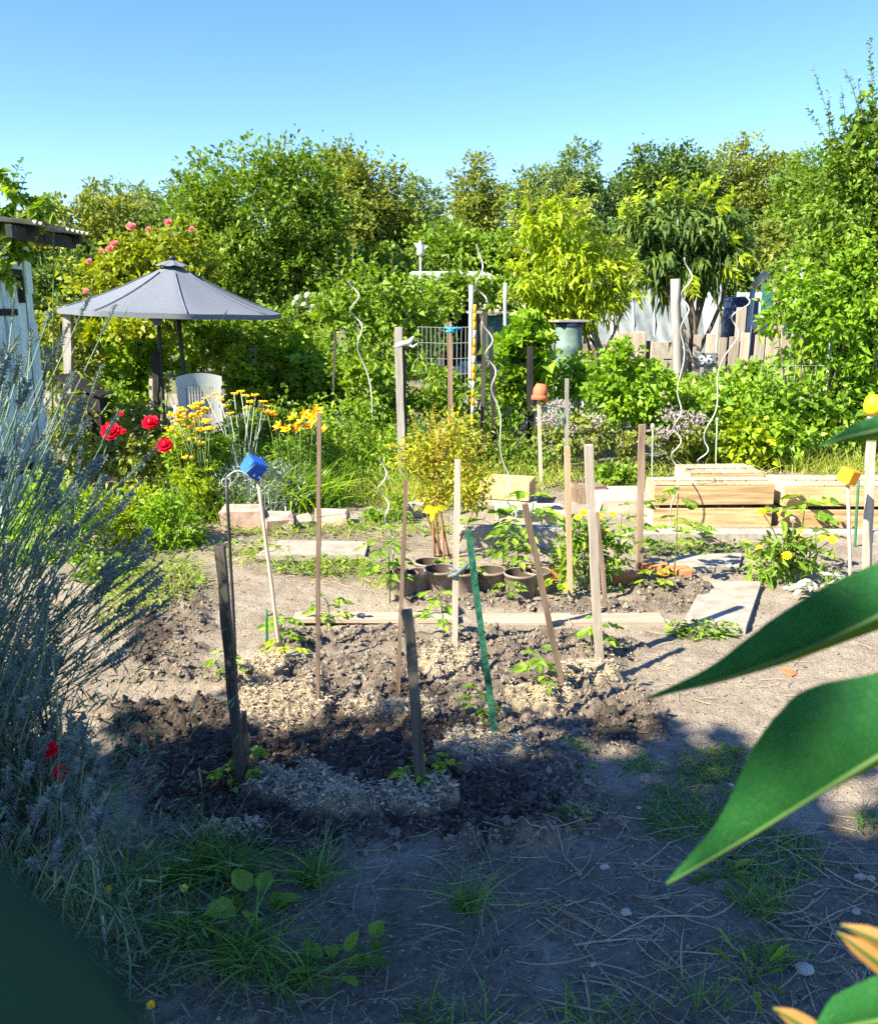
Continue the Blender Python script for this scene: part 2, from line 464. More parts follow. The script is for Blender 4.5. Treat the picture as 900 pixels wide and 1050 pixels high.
def zones(x, y):
    px, py = to_px(x, y)
    n = fbm(x * 4, y * 4, 5, 4) - .5
    n2 = fbm(x * 14, y * 14, 9, 4) - .5
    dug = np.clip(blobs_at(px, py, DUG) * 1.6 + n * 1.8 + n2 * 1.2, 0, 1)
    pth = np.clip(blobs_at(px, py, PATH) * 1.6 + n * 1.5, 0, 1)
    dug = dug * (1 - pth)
    moist_shade = np.clip(blobs_at(px, py, MOIST_SHADE) * 1.3 + n * 2.4 + n2 * 1.5, 0, 1) * dug
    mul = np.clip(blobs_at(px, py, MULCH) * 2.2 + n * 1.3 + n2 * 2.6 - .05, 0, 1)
    grn_shade = np.clip(blobs_at(px, py, GREEN_SHADE) * 1.1 + n * 2.2 + n2 * 1.5, 0, 1)
    return dug, mul, grn_shade, moist_shade
def height(x, y, z3=None):
    x = np.asarray(x, float); y = np.asarray(y, float)
    dug, mul, grn_shade, moist_shade = z3 if z3 is not None else zones(x, y)
    h = .05 * (fbm(x * .9, y * .9, 21, 3) - .5) + .012 * (fbm(x * 5, y * 5, 31, 3) - .5) + .02 * (fbm(x * 30, y * 30, 33, 3) - .5) + .011 * (fbm(x * 75, y * 75, 35, 2) - .5)
    big = fbm(x * 3.2, y * 3.2, 41, 3) - .5
    clod = np.abs(fbm(x * 11, y * 11, 51, 4) - .5) * 2
    fine = fbm(x * 34, y * 34, 61, 3) - .5
    h = h + dug * (.025 + .085 * big + .055 * (clod - .2) + .055 * fine + .03 * (fbm(x * 70, y * 70, 71, 2) - .5))
    h = h + mul * (.025 + .03 * fine)
    return h * np.clip((16 - y) / 4, 0, 1)
def gz(x, y):
    return float(height(np.array([x]), np.array([y]))[0])

def soil_material():
    m, nt, N, L, b = _new('garden_soil')
    tc = N.new('ShaderNodeTexCoord')
    def noise(s, d=8, r=.7):
        n = N.new('ShaderNodeTexNoise'); n.inputs['Scale'].default_value = s; n.inputs['Detail'].default_value = d; n.inputs['Roughness'].default_value = r
        L.new(tc.outputs['Object'], n.inputs['Vector']); return n.outputs[0]
    def rng_(v, a, c):
        r = N.new('ShaderNodeMapRange'); r.inputs[1].default_value = a; r.inputs[2].default_value = c; L.new(v, r.inputs[0]); return r.outputs[0]
    def attr(n):
        a = N.new('ShaderNodeAttribute'); a.attribute_name = n; return a.outputs['Fac']
    n1, n2, n3 = noise(3), noise(28), noise(90, 4)
    dry = mix_rgb(N, L, rng_(n1, .35, .65), (.28, .235, .185), (.42, .365, .295))
    dry = mix_rgb(N, L, rng_(n2, .55, .75), dry, (.2, .155, .11))
    dry = mix_rgb(N, L, rng_(n3, .62, .7), dry, (.52, .46, .38))
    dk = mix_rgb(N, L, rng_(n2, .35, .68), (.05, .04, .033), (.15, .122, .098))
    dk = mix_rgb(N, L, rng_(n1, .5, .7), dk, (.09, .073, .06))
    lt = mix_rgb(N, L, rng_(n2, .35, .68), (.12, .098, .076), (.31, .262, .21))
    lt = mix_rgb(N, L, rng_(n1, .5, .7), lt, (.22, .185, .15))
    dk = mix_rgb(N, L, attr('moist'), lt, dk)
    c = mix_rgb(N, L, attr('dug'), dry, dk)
    st = mix_rgb(N, L, rng_(n3, .35, .65), (.32, .25, .16), (.54, .45, .32))
    c = mix_rgb(N, L, attr('mulch'), c, st)
    g = mix_rgb(N, L, rng_(n2, .4, .6), (.075, .068, .042), (.2, .17, .125))  # dark brown of the weedy ground and the painted front shade
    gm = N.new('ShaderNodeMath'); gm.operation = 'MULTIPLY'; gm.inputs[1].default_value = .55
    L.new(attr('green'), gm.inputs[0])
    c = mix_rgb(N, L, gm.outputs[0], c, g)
    L.new(c, b.inputs['Base Color']); b.inputs['Roughness'].default_value = .95; b.inputs['Specular IOR Level'].default_value = .1
    bp = N.new('ShaderNodeBump'); bp.inputs['Strength'].default_value = 1.0; bp.inputs['Distance'].default_value = .02
    ma = N.new('ShaderNodeMath'); ma.operation = 'ADD'; L.new(n2, ma.inputs[0]); L.new(n3, ma.inputs[1])
    L.new(ma.outputs[0], bp.inputs['Height']); L.new(bp.outputs[0], b.inputs['Normal'])
    return m
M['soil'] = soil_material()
def far_ground():
    b = MB()
    s = np.linspace(-1, 1, 41); s = np.sign(s) * np.abs(s) ** 2.2 * 900
    X, Y = np.meshgrid(s, s)
    b.grid(np.stack((X, Y, np.full_like(X, -.09)), -1))
    o = struct('ground', b, surf('field_soil', (.1, .11, .05), (.2, .18, .1), .8, .95, .3))
far_ground()
def garden_ground():
    k = .0046
    rows = int(math.log(17 / .55) / k)
    yy = .55 * np.exp(k * np.arange(rows))
    uu = np.arange(-1.12, 1.1201, k * 1.05)
    Yg, Ug = np.meshgrid(yy, uu, indexing='ij')
    Xg = Yg * Ug
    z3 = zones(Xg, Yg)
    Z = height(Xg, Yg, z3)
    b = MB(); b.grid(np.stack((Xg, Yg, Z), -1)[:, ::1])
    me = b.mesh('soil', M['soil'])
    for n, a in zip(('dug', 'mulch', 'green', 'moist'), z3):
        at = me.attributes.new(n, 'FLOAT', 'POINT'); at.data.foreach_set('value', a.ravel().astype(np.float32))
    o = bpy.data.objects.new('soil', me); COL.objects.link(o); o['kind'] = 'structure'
garden_ground()

ICO_V = []
def ico():
    t = (1 + 5 ** .5) / 2
    V = np.array([(-1, t, 0), (1, t, 0), (-1, -t, 0), (1, -t, 0), (0, -1, t), (0, 1, t), (0, -1, -t), (0, 1, -t), (t, 0, -1), (t, 0, 1), (-t, 0, -1), (-t, 0, 1)], float)
    V /= np.linalg.norm(V[0])
    F = [(0, 11, 5), (0, 5, 1), (0, 1, 7), (0, 7, 10), (0, 10, 11), (1, 5, 9), (5, 11, 4), (11, 10, 2), (10, 7, 6), (7, 1, 8), (3, 9, 4), (3, 4, 2), (3, 2, 6), (3, 6, 8), (3, 8, 9), (4, 9, 5), (2, 4, 11), (6, 2, 10), (8, 6, 7), (9, 8, 1)]
    F2, cache, V = [], {}, list(V)
    global IF0
    IF0 = np.array(F)
    def mid(a, b):
        k = (min(a, b), max(a, b))
        if k not in cache:
            v = (V[a] + V[b]); v = v / np.linalg.norm(v); cache[k] = len(V); V.append(v)
        return cache[k]
    for a, b, c in F:
        x, y, z = mid(a, b), mid(b, c), mid(c, a)
        F2 += [(a, x, z), (x, b, y), (z, y, c), (x, y, z)]
    return np.array(V), np.array(F2)
IV, IF = ico()
def lump(mb, c, r, rng, tint=.5, mat=0, sq=(1, 1, .75), rough=.25, smooth=False):
    s = rng.uniform(.8, 1.2, 3) * np.array(sq)
    ph = rng.uniform(0, 6, 3)
    k = 1 + rough * (np.sin(IV @ rng.normal(size=3) * 2.5 + ph[0]) + np.sin(IV @ rng.normal(size=3) * 4 + ph[1])) * .6 + rng.normal(size=len(IV)) * rough * .25
    mb.add(IV * k[:, None] * s * r + np.asarray(c), IF, tint, mat, smooth)

def scatter_px(rng, n, x0, x1, y0, y1):
    """points spread evenly over the ground seen between these rows of the photo"""
    a, c = G(450, y1)[1], G(450, y0)[1]
    y = rng.uniform(a, c, n)
    u0, u1 = (x0 - 450) / FPX, (x1 - 450) / FPX
    x = rng.uniform(u0, u1, n) * (y * math.cos(PITCH) + EYE * math.sin(PITCH))
    return x, y
def clod_material():
    m, nt, N, L, b = _new('clod_soil')
    tc = N.new('ShaderNodeTexCoord'); n = N.new('ShaderNodeTexNoise'); n.inputs['Scale'].default_value = 60; n.inputs['Detail'].default_value = 6
    L.new(tc.outputs['Object'], n.inputs['Vector'])
    at = N.new('ShaderNodeAttribute'); at.attribute_name = 'tint'
    a = mix_rgb(N, L, n.outputs[0], (.04, .032, .027), (.15, .122, .1)); c = mix_rgb(N, L, n.outputs[0], (.12, .1, .078), (.38, .325, .265))
    L.new(mix_rgb(N, L, at.outputs['Fac'], a, c), b.inputs['Base Color']); b.inputs['Roughness'].default_value = .95; b.inputs['Specular IOR Level'].default_value = .1
    bp = N.new('ShaderNodeBump'); bp.inputs['Strength'].default_value = .8; bp.inputs['Distance'].default_value = .008; L.new(n.outputs[0], bp.inputs['Height']); L.new(bp.outputs[0], b.inputs['Normal'])
    return m
def soil_bits():
    rng = np.random.default_rng(3)
    b = MB()
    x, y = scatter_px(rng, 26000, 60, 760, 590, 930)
    dug, mul, grn_shade, moist_shade = zones(x, y)
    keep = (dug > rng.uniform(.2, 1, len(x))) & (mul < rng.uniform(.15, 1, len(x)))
    x, y, h, mo = x[keep], y[keep], height(x[keep], y[keep]), moist_shade[keep]
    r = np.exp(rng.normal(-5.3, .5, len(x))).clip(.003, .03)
    tn = np.clip(.75 - .75 * mo + rng.uniform(-.25, .25, len(x)), 0, 1)  # clods turn darker where the near shade is painted into the soil
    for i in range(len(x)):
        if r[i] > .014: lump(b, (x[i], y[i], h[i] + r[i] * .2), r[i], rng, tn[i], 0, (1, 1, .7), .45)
        else:
            V = IV[:12] * (1 + rng.normal(size=(12, 1)) * .22) * rng.uniform(.7, 1.3, 3) * r[i]
            b.add(V + (x[i], y[i], h[i] + r[i] * .25), IF0, tn[i])
    x, y = scatter_px(rng, 9000, 90, 900, 560, 1060)
    h = height(x, y); r = np.exp(rng.normal(-6.1, .45, len(x))).clip(.0012, .008)
    for i in range(len(x)):
        V = IV[:12] * (1 + rng.normal(size=(12, 1)) * .2) * rng.uniform(.7, 1.3, 3) * r[i]
        b.add(V + (x[i], y[i], h[i] + r[i] * .3), IF0, rng.uniform())
    solo('soil_clods', b, clod_material(), 'loose clods of dark dug earth across the bed', 'soil', kind='stuff')
    b = MB()
    x, y = scatter_px(rng, 500, 100, 900, 740, 1060)
    dug, mul, grn_shade, moist_shade = zones(x, y); h = height(x, y)
    for i in range(len(x)):
        if rng.uniform() < .5 and x[i] < 0: continue
        r = math.exp(rng.normal(-5.9, .4))
        lump(b, (x[i], y[i], h[i] + r * .3), min(r, .016), rng, rng.uniform(), 0, rough=.15)
    solo('pebbles', b, surf('pebble_stone', (.2, .18, .15), (.36, .34, .3), 12, .85, .2, tint=.4), 'small pale pebbles scattered over the shaded bare soil', 'pebbles', kind='stuff')
    # wood shavings and straw mulch
    b = MB()
    x, y = scatter_px(rng, 120000, 130, 760, 640, 930)
    dug, mul, grn_shade, moist_shade = zones(x, y)
    keep = (mul > rng.uniform(.1, 1.1, len(x)) ** .7)
    x, y = x[keep][:15000], y[keep][:15000]; n = len(x); h = height(x, y)
    a = rng.uniform(0, 2 * np.pi, n)
    ax = np.stack((np.cos(a), np.sin(a), rng.normal(0, .3, n)), 1)
    nm = np.stack((rng.normal(0, .35, n), rng.normal(0, .35, n), np.ones(n)), 1)
    L_ = rng.uniform(.008, .03, n)
    b.leaves(np.stack((x, y, h + rng.uniform(.002, .014, n)), 1), ax, nm, L_, L_ * rng.uniform(.15, .45, n), rng.uniform(0, 1, n), .2)
    solo('wood_shavings', b, M['shaving'], 'pale wood shavings mulched around the foot of the stakes', 'mulch', kind='stuff')
    # dry straws lying about
    b = MB()
    def straws(n, box, L0, L1, w, lift=.01):
        x, y = scatter_px(rng, n, *box)
        for i in range(n):
            a = rng.normal(0, .75) if rng.uniform() < .6 else rng.uniform(0, 6.28)
            L_ = rng.uniform(L0, L1); cv = rng.normal(0, .35)
            s = np.linspace(-.5, .5, 6)
            X = x[i] + L_ * (s * math.cos(a) - cv * s * s * math.sin(a)); Yv = y[i] + L_ * (s * math.sin(a) + cv * s * s * math.cos(a))
            Z = height(X, Yv).mean() + rng.uniform(.002, lift) + (s + .5) * rng.normal(0, .06) * L_ * 2
            Z = np.maximum(Z, height(X, Yv) + .002)
            b.tube(np.stack((X, Yv, Z), 1), rng.uniform(.6, 1.3) * w * np.array((1, 1, 1, .9, .8, .5)), 4, rng.uniform(), 0, True, False, .5)
    straws(260, (100, 900, 860, 1080), .03, .15, .0016)
    straws(150, (480, 900, 840, 1000), .06, .24, .0022)
    straws(60, (560, 900, 930, 1060), .08, .24, .0026)
    straws(120, (560, 900, 640, 800), .03, .12, .002)
    straws(160, (220, 520, 535, 600), .05, .18, .003)
    straws(50, (250, 560, 780, 900), .03, .14, .002)
    straws(1400, (100, 900, 770, 1070), .01, .06, .0011, .008)
    solo('dry_straw', b, M['straw'], 'dry straw stalks strewn over the bare soil', 'straw', kind='stuff')
soil_bits()
def litter():
    rng = np.random.default_rng(14); b = MB(); n = 7000
    x, y = scatter_px(rng, n, 90, 900, 600, 1070); h = height(x, y)
    a = rng.uniform(0, 6.28, n); L_ = rng.uniform(.004, .016, n)
    b.leaves(np.stack((x, y, h + rng.uniform(.001, .006, n)), 1), np.stack((np.cos(a), np.sin(a), rng.normal(0, .25, n)), 1), np.stack((rng.normal(0, .4, n), rng.normal(0, .4, n), np.ones(n)), 1), L_, L_ * rng.uniform(.2, .7, n), rng.uniform(0, 1, n), .2)
    solo('plant_litter', b, leaf('litter', (.1, .075, .05), (.42, .35, .25), .05, .8), 'tiny dry leaf crumbs littering the bare soil', 'litter', kind='stuff')
litter()

# ------------------------------------------------------------------ grass
def grass_patch(mb, rng, n, pts, L0, L1, w, bend=(.2, .9), lean=.45):
    """pts: list of (px, py, rx, ry, weight) on the ground"""
    wts = np.array([p[4] for p in pts], float); wts /= wts.sum()
    k = rng.choice(len(pts), n, p=wts)
    q = np.array([p[:4] for p in pts])[k]
    a, r = rng.uniform(0, 2 * np.pi, n), np.sqrt(rng.uniform(0, 1, n))
    gx, gy = q[:, 0] + q[:, 2] * r * np.cos(a), q[:, 1] + q[:, 3] * r * np.sin(a)
    g = np.array([G(u, v) for u, v in zip(gx, gy)])
    g[:, 2] = height(g[:, 0], g[:, 1]) - .005
    d = np.stack((rng.normal(0, lean, n), rng.normal(0, lean, n), np.ones(n)), 1)
    mb.blades(g, d, rng.uniform(L0, L1, n), w, rng.uniform(0, 1, n), rng.uniform(*bend, n), 4, 0, rng=rng)
def grasses():
    rng = np.random.default_rng(8)
    b = MB()
    # shaded foreground tufts
    tufts = [(185, 905, 22, 12, 3), (215, 890, 16, 9, 3), (240, 900, 20, 12, 3), (320, 905, 14, 8, 3), (190, 960, 30, 18, 3), (250, 985, 40, 22, 4), (130, 905, 22, 14, 1.6), (300, 1010, 40, 20, 2),
             (478, 935, 12, 7, 1.5), (780, 930, 22, 14, 4), (785, 985, 26, 14, 2), (890, 845, 14, 10, 1.5), (760, 775, 8, 4, .6), (720, 775, 24, 6, 1.2), (470, 1045, 60, 14, 2), (620, 1045, 60, 12, 1.6),
             (720, 1035, 40, 16, 1.3), (590, 845, 12, 6, .8), (100, 950, 50, 40, 3), (120, 1010, 80, 30, 3), (350, 985, 60, 30, 1)]
    grass_patch(b, rng, 1300, tufts, .05, .15, .004)
    grass_patch(b, rng, 420, tufts[:9], .14, .3, .005, (.3, 1.2), .6)
    low = [(710, 820, 55, 24, 3), (735, 792, 42, 10, 2), (700, 845, 45, 16, 2), (790, 880, 60, 30, 4), (660, 785, 25, 8, 1), (720, 650, 32, 6, 1), (590, 770, 12, 6, .5)]
    grass_patch(b, rng, 1200, low, .03, .085, .006, (.4, 1.3), .8)
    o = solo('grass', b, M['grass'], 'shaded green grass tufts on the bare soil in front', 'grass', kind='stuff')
    # sunlit ground cover between the beds
    b = MB()
    mid = [(300, 545, 70, 8, 2), (350, 585, 60, 8, 2), (140, 610, 40, 25, 4), (185, 590, 30, 20, 2), (260, 575, 40, 8, 1.4), (380, 550, 40, 10, 1.5), (710, 560, 60, 6, 1), (390, 600, 20, 5, .8), (440, 545, 30, 5, .7), (120, 640, 20, 12, 1.5)]
    grass_patch(b, rng, 1700, mid, .04, .16, .005, (.2, 1), .5)
    far = [(410, 490, 95, 14, 5), (370, 470, 70, 12, 4), (460, 485, 60, 10, 3), (330, 500, 60, 12, 3), (820, 478, 110, 10, 5), (700, 482, 80, 8, 3), (580, 490, 60, 8, 2), (520, 480, 50, 8, 2)]
    grass_patch(b, rng, 3600, far, .1, .3, .009, (.2, 1), .4)
    grass_patch(b, rng, 3200, [(390, 512, 90, 10, 4), (300, 515, 60, 8, 2), (470, 508, 40, 8, 2), (430, 520, 40, 8, 2), (545, 500, 40, 8, 1), (860, 484, 60, 5, 2)], .12, .42, .007, (.1, .8), .3)
    grass_patch(b, rng, 2200, [(400, 480, 95, 12, 5), (350, 470, 60, 8, 3), (470, 480, 60, 8, 3)], .3, .62, .009, (.1, .6), .22)
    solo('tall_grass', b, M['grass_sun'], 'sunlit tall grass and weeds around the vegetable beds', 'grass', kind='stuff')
    b = MB()
    n = 2600
    q = [(300, 545, 75, 10, 2), (340, 585, 70, 8, 2), (150, 600, 60, 28, 3), (720, 650, 40, 6, 1), (420, 545, 60, 8, 1.5), (710, 566, 60, 6, 1), (250, 565, 40, 8, 1), (300, 520, 80, 8, 2), (560, 590, 90, 5, 1)]
    w = np.array([p[4] for p in q]); k = rng.choice(len(q), n, p=w / w.sum()); qq = np.array([p[:4] for p in q])[k]
    a, r = rng.uniform(0, 6.28, n), np.sqrt(rng.uniform(0, 1, n))
    g = np.array([G(u, v) for u, v in zip(qq[:, 0] + qq[:, 2] * r * np.cos(a), qq[:, 1] + qq[:, 3] * r * np.sin(a))])
    g[:, 2] = height(g[:, 0], g[:, 1]) + rng.uniform(0, .05, n)
    a = rng.uniform(0, 6.28, n)
    b.leaves(g, np.stack((np.cos(a), np.sin(a), rng.uniform(-.1, .7, n)), 1), np.stack((rng.normal(0, .4, n), rng.normal(0, .4, n), np.ones(n)), 1), rng.uniform(.02, .055, n), rng.uniform(.012, .03, n), rng.uniform(0, 1, n), .15)
    solo('ground_cover', b, M['lf_fresh'], 'low leafy weeds creeping over the dry path soil', 'weeds', kind='stuff')
grasses()

# ------------------------------------------------------------------ foliage generators
def px_blobs(bl, Y, deep=1.0):
    out = []
    for e in bl:
        px, py, rx, ry = e[:4]; dy = e[4] if len(e) > 4 else 0.0
        c = P(px, py, Y + dy); s = MPP(py, Y + dy)
        out.append((c[0], c[1], c[2], rx * s, deep * (rx + ry) / 2 * s, ry * s))
    return out
def crown(mb, rng, blobs, n, L, W, clump=.3, mat=0, tint=(.0, 1.0), fill=.55, six=False, fold=.25, droop=.15, zmin=.02, hang=0.0, spread=1.0):
    vol = np.array([b[3] * b[4] + b[4] * b[5] + b[3] * b[5] for b in blobs]); vol /= vol.sum()
    for bl, w in zip(blobs, vol):
        m = max(4, int(n * w))
        R = (bl[3] * bl[4] * bl[5]) ** (1 / 3)
        nc = max(5, int(m / 16))
        d = rng.normal(size=(nc, 3)); d /= np.linalg.norm(d, axis=1)[:, None]
        ph = rng.uniform(0, 6.28, 6); kv = rng.normal(size=(3, 3)) * 2.6
        lob = 1 + .22 * (np.sin(d @ kv[0] + ph[0]) + np.sin(d @ kv[1] * 1.7 + ph[1])) + .1 * np.sin(d @ kv[2] * 3.2 + ph[2]) + rng.normal(size=nc) * .05
        rr = (fill + (1 - fill) * rng.uniform(0, 1, nc) ** .6) * lob
        cc = np.array(bl[:3]) + d * rr[:, None] * np.array(bl[3:6])
        ct = rng.uniform(0, 1, nc)
        k = rng.integers(0, nc, m)
        sig = clump * R * .36 * rng.uniform(.6, 1.4, nc)[k][:, None]
        pos = cc[k] + rng.normal(size=(m, 3)) * sig * np.array((1, 1, .75))
        out = d[k] * .8 + rng.normal(size=(m, 3)) * .7 + np.array((0, 0, .15 - hang))
        nr = rng.normal(size=(m, 3)) * .55 + np.array((0, 0, .7)) + d[k] * .45
        t = np.clip(tint[0] + (tint[1] - tint[0]) * (ct[k] * .6 + rng.uniform(0, 1, m) * .4), 0, 1)
        l = L * rng.uniform(.5, 1.35, m) * rng.uniform(.8, 1.25, nc)[k]
        ok = pos[:, 2] > zmin
        mb.leaves(pos[ok], out[ok], nr[ok], l[ok], (l * (W / L) * rng.uniform(.8, 1.2, m))[ok], t[ok], fold, six, mat, droop)
def shoot(mb, rng, p0, p1, n, L, W, mat=0, stem=None, r=.006, tint=(0, 1), wob=.05, up=.5, six=False, start=.15, seg=5):
    p0 = np.asarray(p0, float); p1 = np.asarray(p1, float)
    s = np.linspace(0, 1, 7)[:, None]
    ln = np.linalg.norm(p1 - p0)
    path = p0 + (p1 - p0) * s + np.cumsum(rng.normal(size=(7, 3)) * wob * ln / 4, axis=0) * np.minimum(s, 1)
    if stem is not None: stem[0].tube(path, np.linspace(r, r * .35, 7), seg, rng.uniform(), stem[1] if len(stem) > 1 else 0)
    t = rng.uniform(start, 1.0, n); i = t * 6; k = np.clip(i.astype(int), 0, 5); f = (i - k)[:, None]
    b = path[k] * (1 - f) + path[k + 1] * f
    ax0 = (path[-1] - path[0]) / (ln + 1e-6)
    rad = rng.normal(size=(n, 3)); rad -= ax0 * (rad @ ax0)[:, None]; rad /= np.linalg.norm(rad, axis=1)[:, None] + 1e-6
    ax = rad + ax0 * up
    nr = np.cross(ax, np.cross(ax0, rad)) * -1 + rng.normal(size=(n, 3)) * .3
    l = L * rng.uniform(.6, 1.2, n) * (1.1 - .45 * t)
    mb.leaves(b, ax, nr, l, l * W / L, rng.uniform(*tint, n), .2, six, mat, .2)
    return path
def trunk_tree(mb, rng, base, top, r, limbs, seg=8, mat=0):
    """bent tapered trunk with limbs reaching to the given points"""
    base = np.asarray(base, float); top = np.asarray(top, float)
    s = np.linspace(0, 1, 7)[:, None]
    path = base + (top - base) * s + np.sin(s * 3.1) * rng.normal(size=3) * np.array((1, 1, 0)) * r * 1.2
    rad = r * (1.25 - .75 * s[:, 0]); rad[0] *= 1.25
    mb.tube(path, rad, seg, rng.uniform(), mat)
    for p in limbs:
        p = np.asarray(p, float)
        k = rng.integers(2, 6)
        a = path[k]; q = np.linspace(0, 1, 6)[:, None]
        mid = a + (p - a) * q + np.sin(q * 3.1) * (rng.normal(size=3) * .08 * np.linalg.norm(p - a) + np.array((0, 0, .08 * np.linalg.norm(p - a))))
        mb.tube(mid, rad[k] * np.linspace(.62, .12, 6), 6, rng.uniform(), mat)
def tree(name, label, cat, bl, Y, n, L, W, m, base_px=None, r=.14, group=None, clump=.3, fill=.5, trunk_m='bark', seed=0, droop=.15, twigs=(), hang=0., deep=1.0, trunk_label=None, extra=None, fold=.25):
    rng = np.random.default_rng(seed + 100)
    B = px_blobs(bl, Y, deep)
    cx = np.average([b[0] for b in B], weights=[b[3] for b in B]) if base_px is None else P(base_px, 400, Y)[0]
    root = thing(name, label, cat, (cx, Y, 0), group)
    t = MB()
    ct = np.mean([b[2] for b in B])
    lim = [np.array(b[:3]) + np.array((0, 0, -.1 * b[5])) for b in B] + [np.array(b[:3]) + rng.normal(size=3).clip(-1, 1) * np.array(b[3:6]) * .35 for b in B]
    trunk_tree(t, rng, (cx, Y, -.08), (cx * .5 + np.mean([b[0] for b in B]) * .5, Y, ct * .75), r, lim)
    c = MB()
    crown(c, rng, B, n, L, W, clump, 0, (0, 1), fill, False, fold, droop, .05, hang)
    for (x0, y0, x1, y1, k) in twigs:
        shoot(c, rng, P(x0, y0, Y), P(x1, y1, Y + rng.normal() * .1), k, L, W, 0, (t,), .006, wob=.03, up=.6, start=.0)
    if extra: extra(c, t, rng, B, root)
    part(root, 'trunk', t, M[trunk_m])
    part(root, 'crown', c, m if isinstance(m, list) else M[m])
    return root
def bush(name, label, cat, bl, Y, n, L, W, m, group=None, clump=.4, fill=.35, seed=0, stems=5, stem_m='green_stem', shoots=(), droop=.2, six=False, hang=0., flowers=None, spread=.5, sr=.008, fold=.25, deep=1.0):
    rng = np.random.default_rng(seed + 500)
    B = px_blobs(bl, Y, deep)
    cx = np.average([b[0] for b in B], weights=[b[3] for b in B])
    g0 = gz(cx, Y) if Y < 12 else 0
    root = thing(name, label, cat, (cx, Y, g0), group)
    c, t = MB(), MB()
    crown(c, rng, B, n, L, W, clump, 0, (0, 1), fill, six, fold, droop, g0 + .01, hang)
    for k in range(stems):
        b = B[k % len(B)]
        q = np.array(b[:3]) + rng.normal(size=3) * np.array(b[3:6]) * .4
        p0 = np.array((cx + (b[0] - cx) * spread + rng.normal() * b[3] * .15, Y + rng.normal() * b[4] * .15, g0 - .03))
        s = np.linspace(0, 1, 6)[:, None]
        t.tube(p0 + (q - p0) * s + np.sin(s * 3) * rng.normal(size=3) * .03, np.linspace(sr, sr * .4, 6), 5, rng.uniform())
    for (x0, y0, x1, y1, k) in shoots:
        shoot(c, rng, P(x0, y0, Y), P(x1, y1, Y + rng.normal() * .1), k, L, W, 0, (t,), sr * .6, wob=.03, up=.7)
    part(root, 'stems', t, M[stem_m])
    part(root, 'foliage', c, M[m])
    if flowers: flowers(root, rng)
    return root

# ------------------------------------------------------------------ trees that shade the front (they stand behind the camera's left shoulder)
for i, (x, y, h, w) in enumerate(((-7.0, -.75, 4.55, 1.5), (-4.9, -.6, 4.85, 1.4), (-3.3, -.5, 4.8, 1.05))):
    rng = np.random.default_rng(900 + i)
    root = thing('garden_tree', ('dense broad-leaved tree shading the dug bed, farthest from the path', 'dense broad-leaved tree shading the dug bed, middle of the row', 'dense broad-leaved tree shading the dug bed, nearest the big leaves')[i], 'tree', (x, y, 0), 'shade trees behind the viewpoint')
    t, c = MB(), MB()
    B = [(x, y, 1.8, w, .75, 1.5), (x, y, h * .52, w, .75, 1.3), (x + .3, y, h - 1.2, w * .95, .75, 1.2), (x - .5, y, h - 1.4, w * .8, .75, 1.1)]
    trunk_tree(t, rng, (x, y, -.1), (x, y, h * .7), .12, [b[:3] for b in B])
    crown(c, rng, B, 6300, .2, .14, .4, 0, (0, 1), .15)
    part(root, 'trunk', t, M['bark']); part(root, 'crown', c, M['lf_mid'])

# ------------------------------------------------------------------ far trees
BG = 'trees along the far edge of the gardens'
tree('broadleaf_tree', 'grey-green tree beyond the shed roof, low rounded top', 'tree', [(75, 240, 45, 38), (35, 270, 45, 40), (118, 230, 32, 30), (70, 298, 60, 40)], 26, 19950, 0.154, 0.087, 'lf_olive', group=BG, seed=1)
tree('broadleaf_tree', 'darker grey-green tree above the pink rose bush', 'tree', [(135, 228, 40, 32), (185, 228, 38, 34), (150, 268, 60, 40)], 29, 17100, 0.154, 0.083, 'lf_blue', group=BG, seed=2)
tree('broadleaf_tree', 'small reddish-brown crown showing between the grey-green trees', 'tree', [(150, 217, 22, 18), (162, 225, 16, 18)], 31, 2565, 0.144, 0.077, 'lf_red', group=BG, seed=3)
tree('broadleaf_tree', 'big rounded bright green tree, tallest behind the parasol', 'tree', [(270, 238, 72, 74), (215, 242, 42, 58), (300, 200, 38, 40), (322, 260, 36, 66), (240, 290, 70, 42), (300, 295, 50, 40)], 21, 48450, 0.129, 0.067, 'lf_mid', group=BG, seed=4, clump=.24, r=.25)
tree('broadleaf_tree', 'mid green tree with a rounded top right behind the big bright tree', 'tree', [(362, 203, 36, 44), (398, 228, 30, 40), (365, 263, 50, 45), (350, 178, 20, 20)], 27, 22800, 0.154, 0.083, 'lf_olive', group=BG, seed=5)
tree('broadleaf_tree', 'slender grey-blue tree with thin airy twigs beside the sky gap', 'tree', [(430, 211, 24, 30), (438, 241, 24, 34), (415, 256, 32, 40)], 33, 9690, 0.154, 0.072, 'lf_blue', group=BG, seed=6, clump=.34)
tree('broadleaf_tree', 'upright column-shaped tree standing free against the sky', 'tree', [(488, 199, 24, 30), (485, 239, 27, 40), (500, 229, 22, 30), (490, 274, 32, 30)], 30, 14820, 0.144, 0.077, 'lf_olive', group=BG, seed=7)
tree('broadleaf_tree', 'tree with a pointed grey-leaved top behind the lime green tree', 'tree', [(590, 181, 22, 30), (570, 199, 40, 30), (545, 209, 26, 26), (620, 214, 26, 26), (575, 244, 55, 40)], 29, 19950, 0.144, 0.072, 'lf_blue', group=BG, seed=8, twigs=[(590, 170, 592, 138, 40), (580, 175, 572, 145, 30), (603, 172, 606, 146, 30), (548, 190, 545, 165, 20)])
tree('broadleaf_tree', 'broad dark green tree behind the drooping peach tree', 'tree', [(680, 189, 42, 34), (650, 209, 32, 30), (700, 214, 44, 44), (645, 239, 40, 30)], 30, 21375, 0.154, 0.083, 'lf_dark', group=BG, seed=9)
